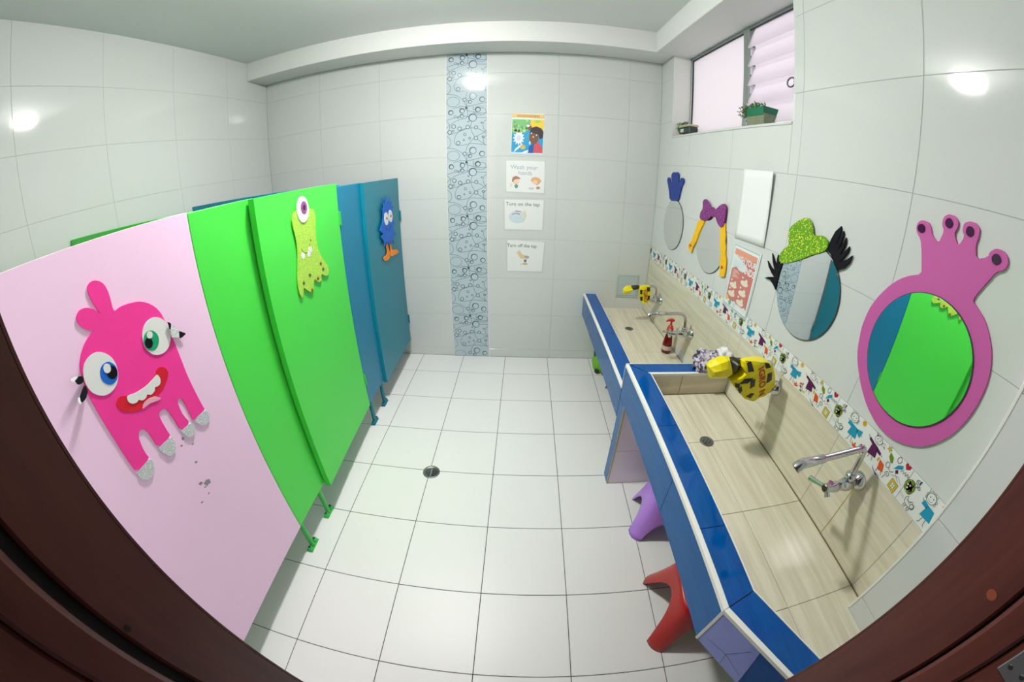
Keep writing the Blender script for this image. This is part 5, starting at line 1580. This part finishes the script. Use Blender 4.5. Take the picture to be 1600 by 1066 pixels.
for a, b, r, c in [(.12, .13, .06, (0.80, .55, .10)), (.28, .08, .06, (0.12, .36, .22)), (.46, .09, .07, (0.60, .72, .78)), (.86, .10, .06, (.80, .80, .80))]:
    Q(ellipse(a, b, r, r * .75, 14), pm('germ%d' % int(a * 100), c), .0003)
for i in range(34):
    s = i / 34
    Q(rect(.015 + s * .97, .015 + s * .97 + .018, .970, .988), dash, .0001)
    Q(rect(.015 + s * .97, .015 + s * .97 + .018, .012, .030), dash, .0001)
for i in range(46):
    s = i / 46
    Q(rect(.012, .034, .03 + s * .94, .03 + s * .94 + .011), dash, .0001)
    Q(rect(.966, .988, .03 + s * .94, .03 + s * .94 + .011), dash, .0001)
obj('print', p, None, sh)
m_ = 0.008
obj('plastic_sleeve', MB().prism([(bl.x - m_, bl.y - m_ * 2), (br.x + m_, br.y - m_), (tr.x + m_, tr.y + m_), (tl.x - m_, tl.y + m_)], FRT, 0.0056, 0.0060), M['plastic_sheet'], rp)

# ------------------------------------------------------------------ plants on the window sill
def foliage(mb, c, r, n, seed, m, lw=0.006):
    rr = random.Random(seed)
    for _ in range(n):
        d = Vector((rr.gauss(0, 1), rr.gauss(0, 1), rr.gauss(0, .8)))
        d = d.normalized() * (rr.random() ** .5)
        p = Vector((c[0] + d.x * r[0], c[1] + d.y * r[1], c[2] + d.z * r[2]))
        a = Vector((rr.gauss(0, 1), rr.gauss(0, 1), rr.gauss(.4, 1))).normalized()
        b = a.cross(Vector((rr.gauss(0, 1), rr.gauss(0, 1), rr.gauss(0, 1)))).normalized()
        l, w_ = lw * rr.uniform(.8, 1.5), lw * rr.uniform(.4, .7)
        t_ = a.cross(b) * 0.0012
        vs = [p, p + a * l * .5 + b * w_, p + a * l * 1.1, p + a * l * .5 - b * w_, p + a * l * .5 + t_ * 2, p + a * l * .5 - t_]
        mb.add(vs, [(0, 1, 4), (1, 2, 4), (2, 3, 4), (3, 0, 4), (1, 0, 5), (2, 1, 5), (3, 2, 5), (0, 3, 5)], m)
    return mb

pa = thing('potted_plant', 'small succulent in a dark labelled pot at the far end of the window sill', 'plant', (1.165, -0.34, WZ0))
obj('coaster', MB().bbox(1.130, 1.195, -0.345, -0.262, WZ0, WZ0 + 0.012, 0.002), M['cork'], pa)
obj('pot', MB().bbox(1.140, 1.205, -0.436, -0.272, WZ0 + 0.012, WZ0 + 0.058, 0.008), M['pot_dark'], pa)
obj('pot_rim', MB().bbox(1.136, 1.209, -0.430, -0.270, WZ0 + 0.058, WZ0 + 0.074, 0.004), M['pot_rim'], pa)
obj('pot_label', MB().bbox(1.1375, 1.141, -0.352, -0.300, WZ0 + 0.026, WZ0 + 0.048, 0.001), M['pot_label'], pa)
fo = foliage(MB(), (1.160, -0.262, WZ0 + 0.062), (0.030, 0.060, 0.040), 170, 3, M['leaf'], 0.009)
foliage(fo, (1.165, -0.315, WZ0 + 0.085), (0.020, 0.040, 0.018), 60, 5, M['leaf_dark'], 0.007)
tag(obj('foliage', fo, None, pa), kind='stuff')
obj('stem', MB().tube([(1.17, -0.27, WZ0 + .06), (1.16, -0.25, WZ0 + .085)], .002, 6), M['leaf'], pa)

pb = thing('potted_plant', 'leafy seedling box, green tray on a clear tub, in the middle of the window sill', 'plant', (1.175, -1.15, WZ0))
tb_ = MB()
def taper(mb, x0, x1, y0, y1, z0, z1, f, m=None):
    cx, cy = (x0 + x1) / 2, (y0 + y1) / 2
    vs = [(x0, y0, z0), (x1, y0, z0), (x1, y1, z0), (x0, y1, z0)] + [(cx + (x - cx) * f, cy + (y - cy) * f, z1) for x, y in ((x0, y0), (x1, y0), (x1, y1), (x0, y1))]
    return mb.add(vs, [(3, 2, 1, 0), (4, 5, 6, 7), (0, 1, 5, 4), (1, 2, 6, 5), (2, 3, 7, 6), (3, 0, 4, 7)], m)
obj('tub', taper(MB(), 1.150, 1.215, -1.218, -1.082, WZ0, WZ0 + 0.062, 1.05), M['soil'], pb)
obj('tray', taper(MB(), 1.146, 1.218, -1.215, -1.090, WZ0 + 0.055, WZ0 + 0.092, 1.14), M['tray_green'], pb)
fo = foliage(MB(), (1.160, -1.068, WZ0 + 0.085), (0.032, 0.042, 0.040), 190, 8, M['leaf'], 0.011)
foliage(fo, (1.175, -1.125, WZ0 + 0.105), (0.028, 0.050, 0.020), 120, 9, M['leaf'], 0.009)
foliage(fo, (1.155, -1.020, WZ0 + 0.080), (0.015, 0.030, 0.030), 22, 10, M['leaf_dark'], 0.006)
tag(obj('foliage', fo, None, pb), kind='stuff')

# ------------------------------------------------------------------ children's stools under the troughs
def stool(label, c, rot, a, b, h, arch, m, seat_r=0.8, group=None, foot_cut=0.70):
    t = thing('step_stool', label, 'stool', (c[0], c[1], 0), group)
    t.rotation_euler = (0, 0, 0)
    n = 96
    rows = 12
    mb = MB()
    ca, sa = math.cos(rot), math.sin(rot)
    vs = []
    for k in range(n):
        th = 2 * PI * (k + .5) / n
        # superellipse outline
        p = 5.0
        r = (abs(math.cos(th)) ** p + abs(math.sin(th)) ** p) ** (-1 / p)
        ux, uy = r * math.cos(th), r * math.sin(th)
        s = min(abs(ux), abs(uy)) / max(abs(ux), abs(uy))
        zb = 0.0 if s > foot_cut else arch * (1 - (s / foot_cut) ** 2) ** .5
        for j in range(rows + 1):
            q = j / rows
            z = h - (h - zb) * q
            tt = (h - z) / h
            w_ = a + (b - a) * tt ** 1.25
            if j == 0: w_ -= 0.010
            if j == 1: w_ -= 0.002
            x, y = ux * w_, uy * w_
            vs.append((c[0] + x * ca - y * sa, c[1] + x * sa + y * ca, z))
    fs = []
    for k in range(n):
        for j in range(rows):
            a0, a1 = k * (rows + 1) + j, ((k + 1) % n) * (rows + 1) + j
            fs.append((a0, a0 + 1, a1 + 1, a1))
    mb.add(vs, fs, None, True)
    sk = obj('flared_legs', mb, m, t)
    md = sk.modifiers.new('wall', 'SOLIDIFY'); md.thickness = 0.0045; md.offset = 0
    st = MB()
    st.add([vs[k * (rows + 1)] for k in range(n)], [tuple(range(n))], None)
    st.add([(v[0], v[1], v[2] - .005) for v in [vs[k * (rows + 1)] for k in range(n)]], [tuple(range(n))[::-1]], None)
    fix_normals(obj('seat', st, m, t))
    return t

stool('red plastic step stool with splayed legs under the near trough', (0.845, -2.128), R(-7), 0.118, 0.188, 0.262, 0.195, M['stool_red'], foot_cut=0.66)
stool('lavender plastic step stool beside the tiled support wall', (0.848, -1.632), R(-17), 0.100, 0.158, 0.25, 0.12, M['stool_purple'], foot_cut=0.58)
stool('navy plastic step stool under the middle of the far trough', (0.895, -0.545), R(4), 0.10, 0.135, 0.20, 0.12, M['stool_navy'], foot_cut=0.75)
gs = thing('plastic_pot', 'round lime green plastic pot with dark patches under the far trough', 'pot', (0.80, -0.17, 0))
obj('pot_body', MB().lathe([(0, 0.075), (0.01, 0.090), (0.07, 0.105), (0.14, 0.092), (0.19, 0.06), (0.20, 0.02)], (0.800, -0.17, 0), 'z', 36), M['lime_plastic'], gs)
dk_ = MB()
for (ang, z, r) in [(170, .165, .030), (185, .135, .026), (215, .16, .028), (225, .022, .022), (262, .020, .022)]:
    a_ = R(ang)
    rr_ = 0.105 if z < .1 else 0.090
    c_ = Vector((0.800 + math.cos(a_) * rr_, -0.17 + math.sin(a_) * rr_, z))
    dk_ = MB()
    dk_.lathe([(-0.010, r * .5), (0.0, r), (0.004, r * .8), (0.006, 0.001)], c_, (Vector((math.cos(a_), math.sin(a_), .35)).normalized(), Vector((-math.sin(a_), math.cos(a_), 0)), Vector((0, 0, 1))), 14)
    obj('dark_patch', dk_, M['dark_green'], gs)
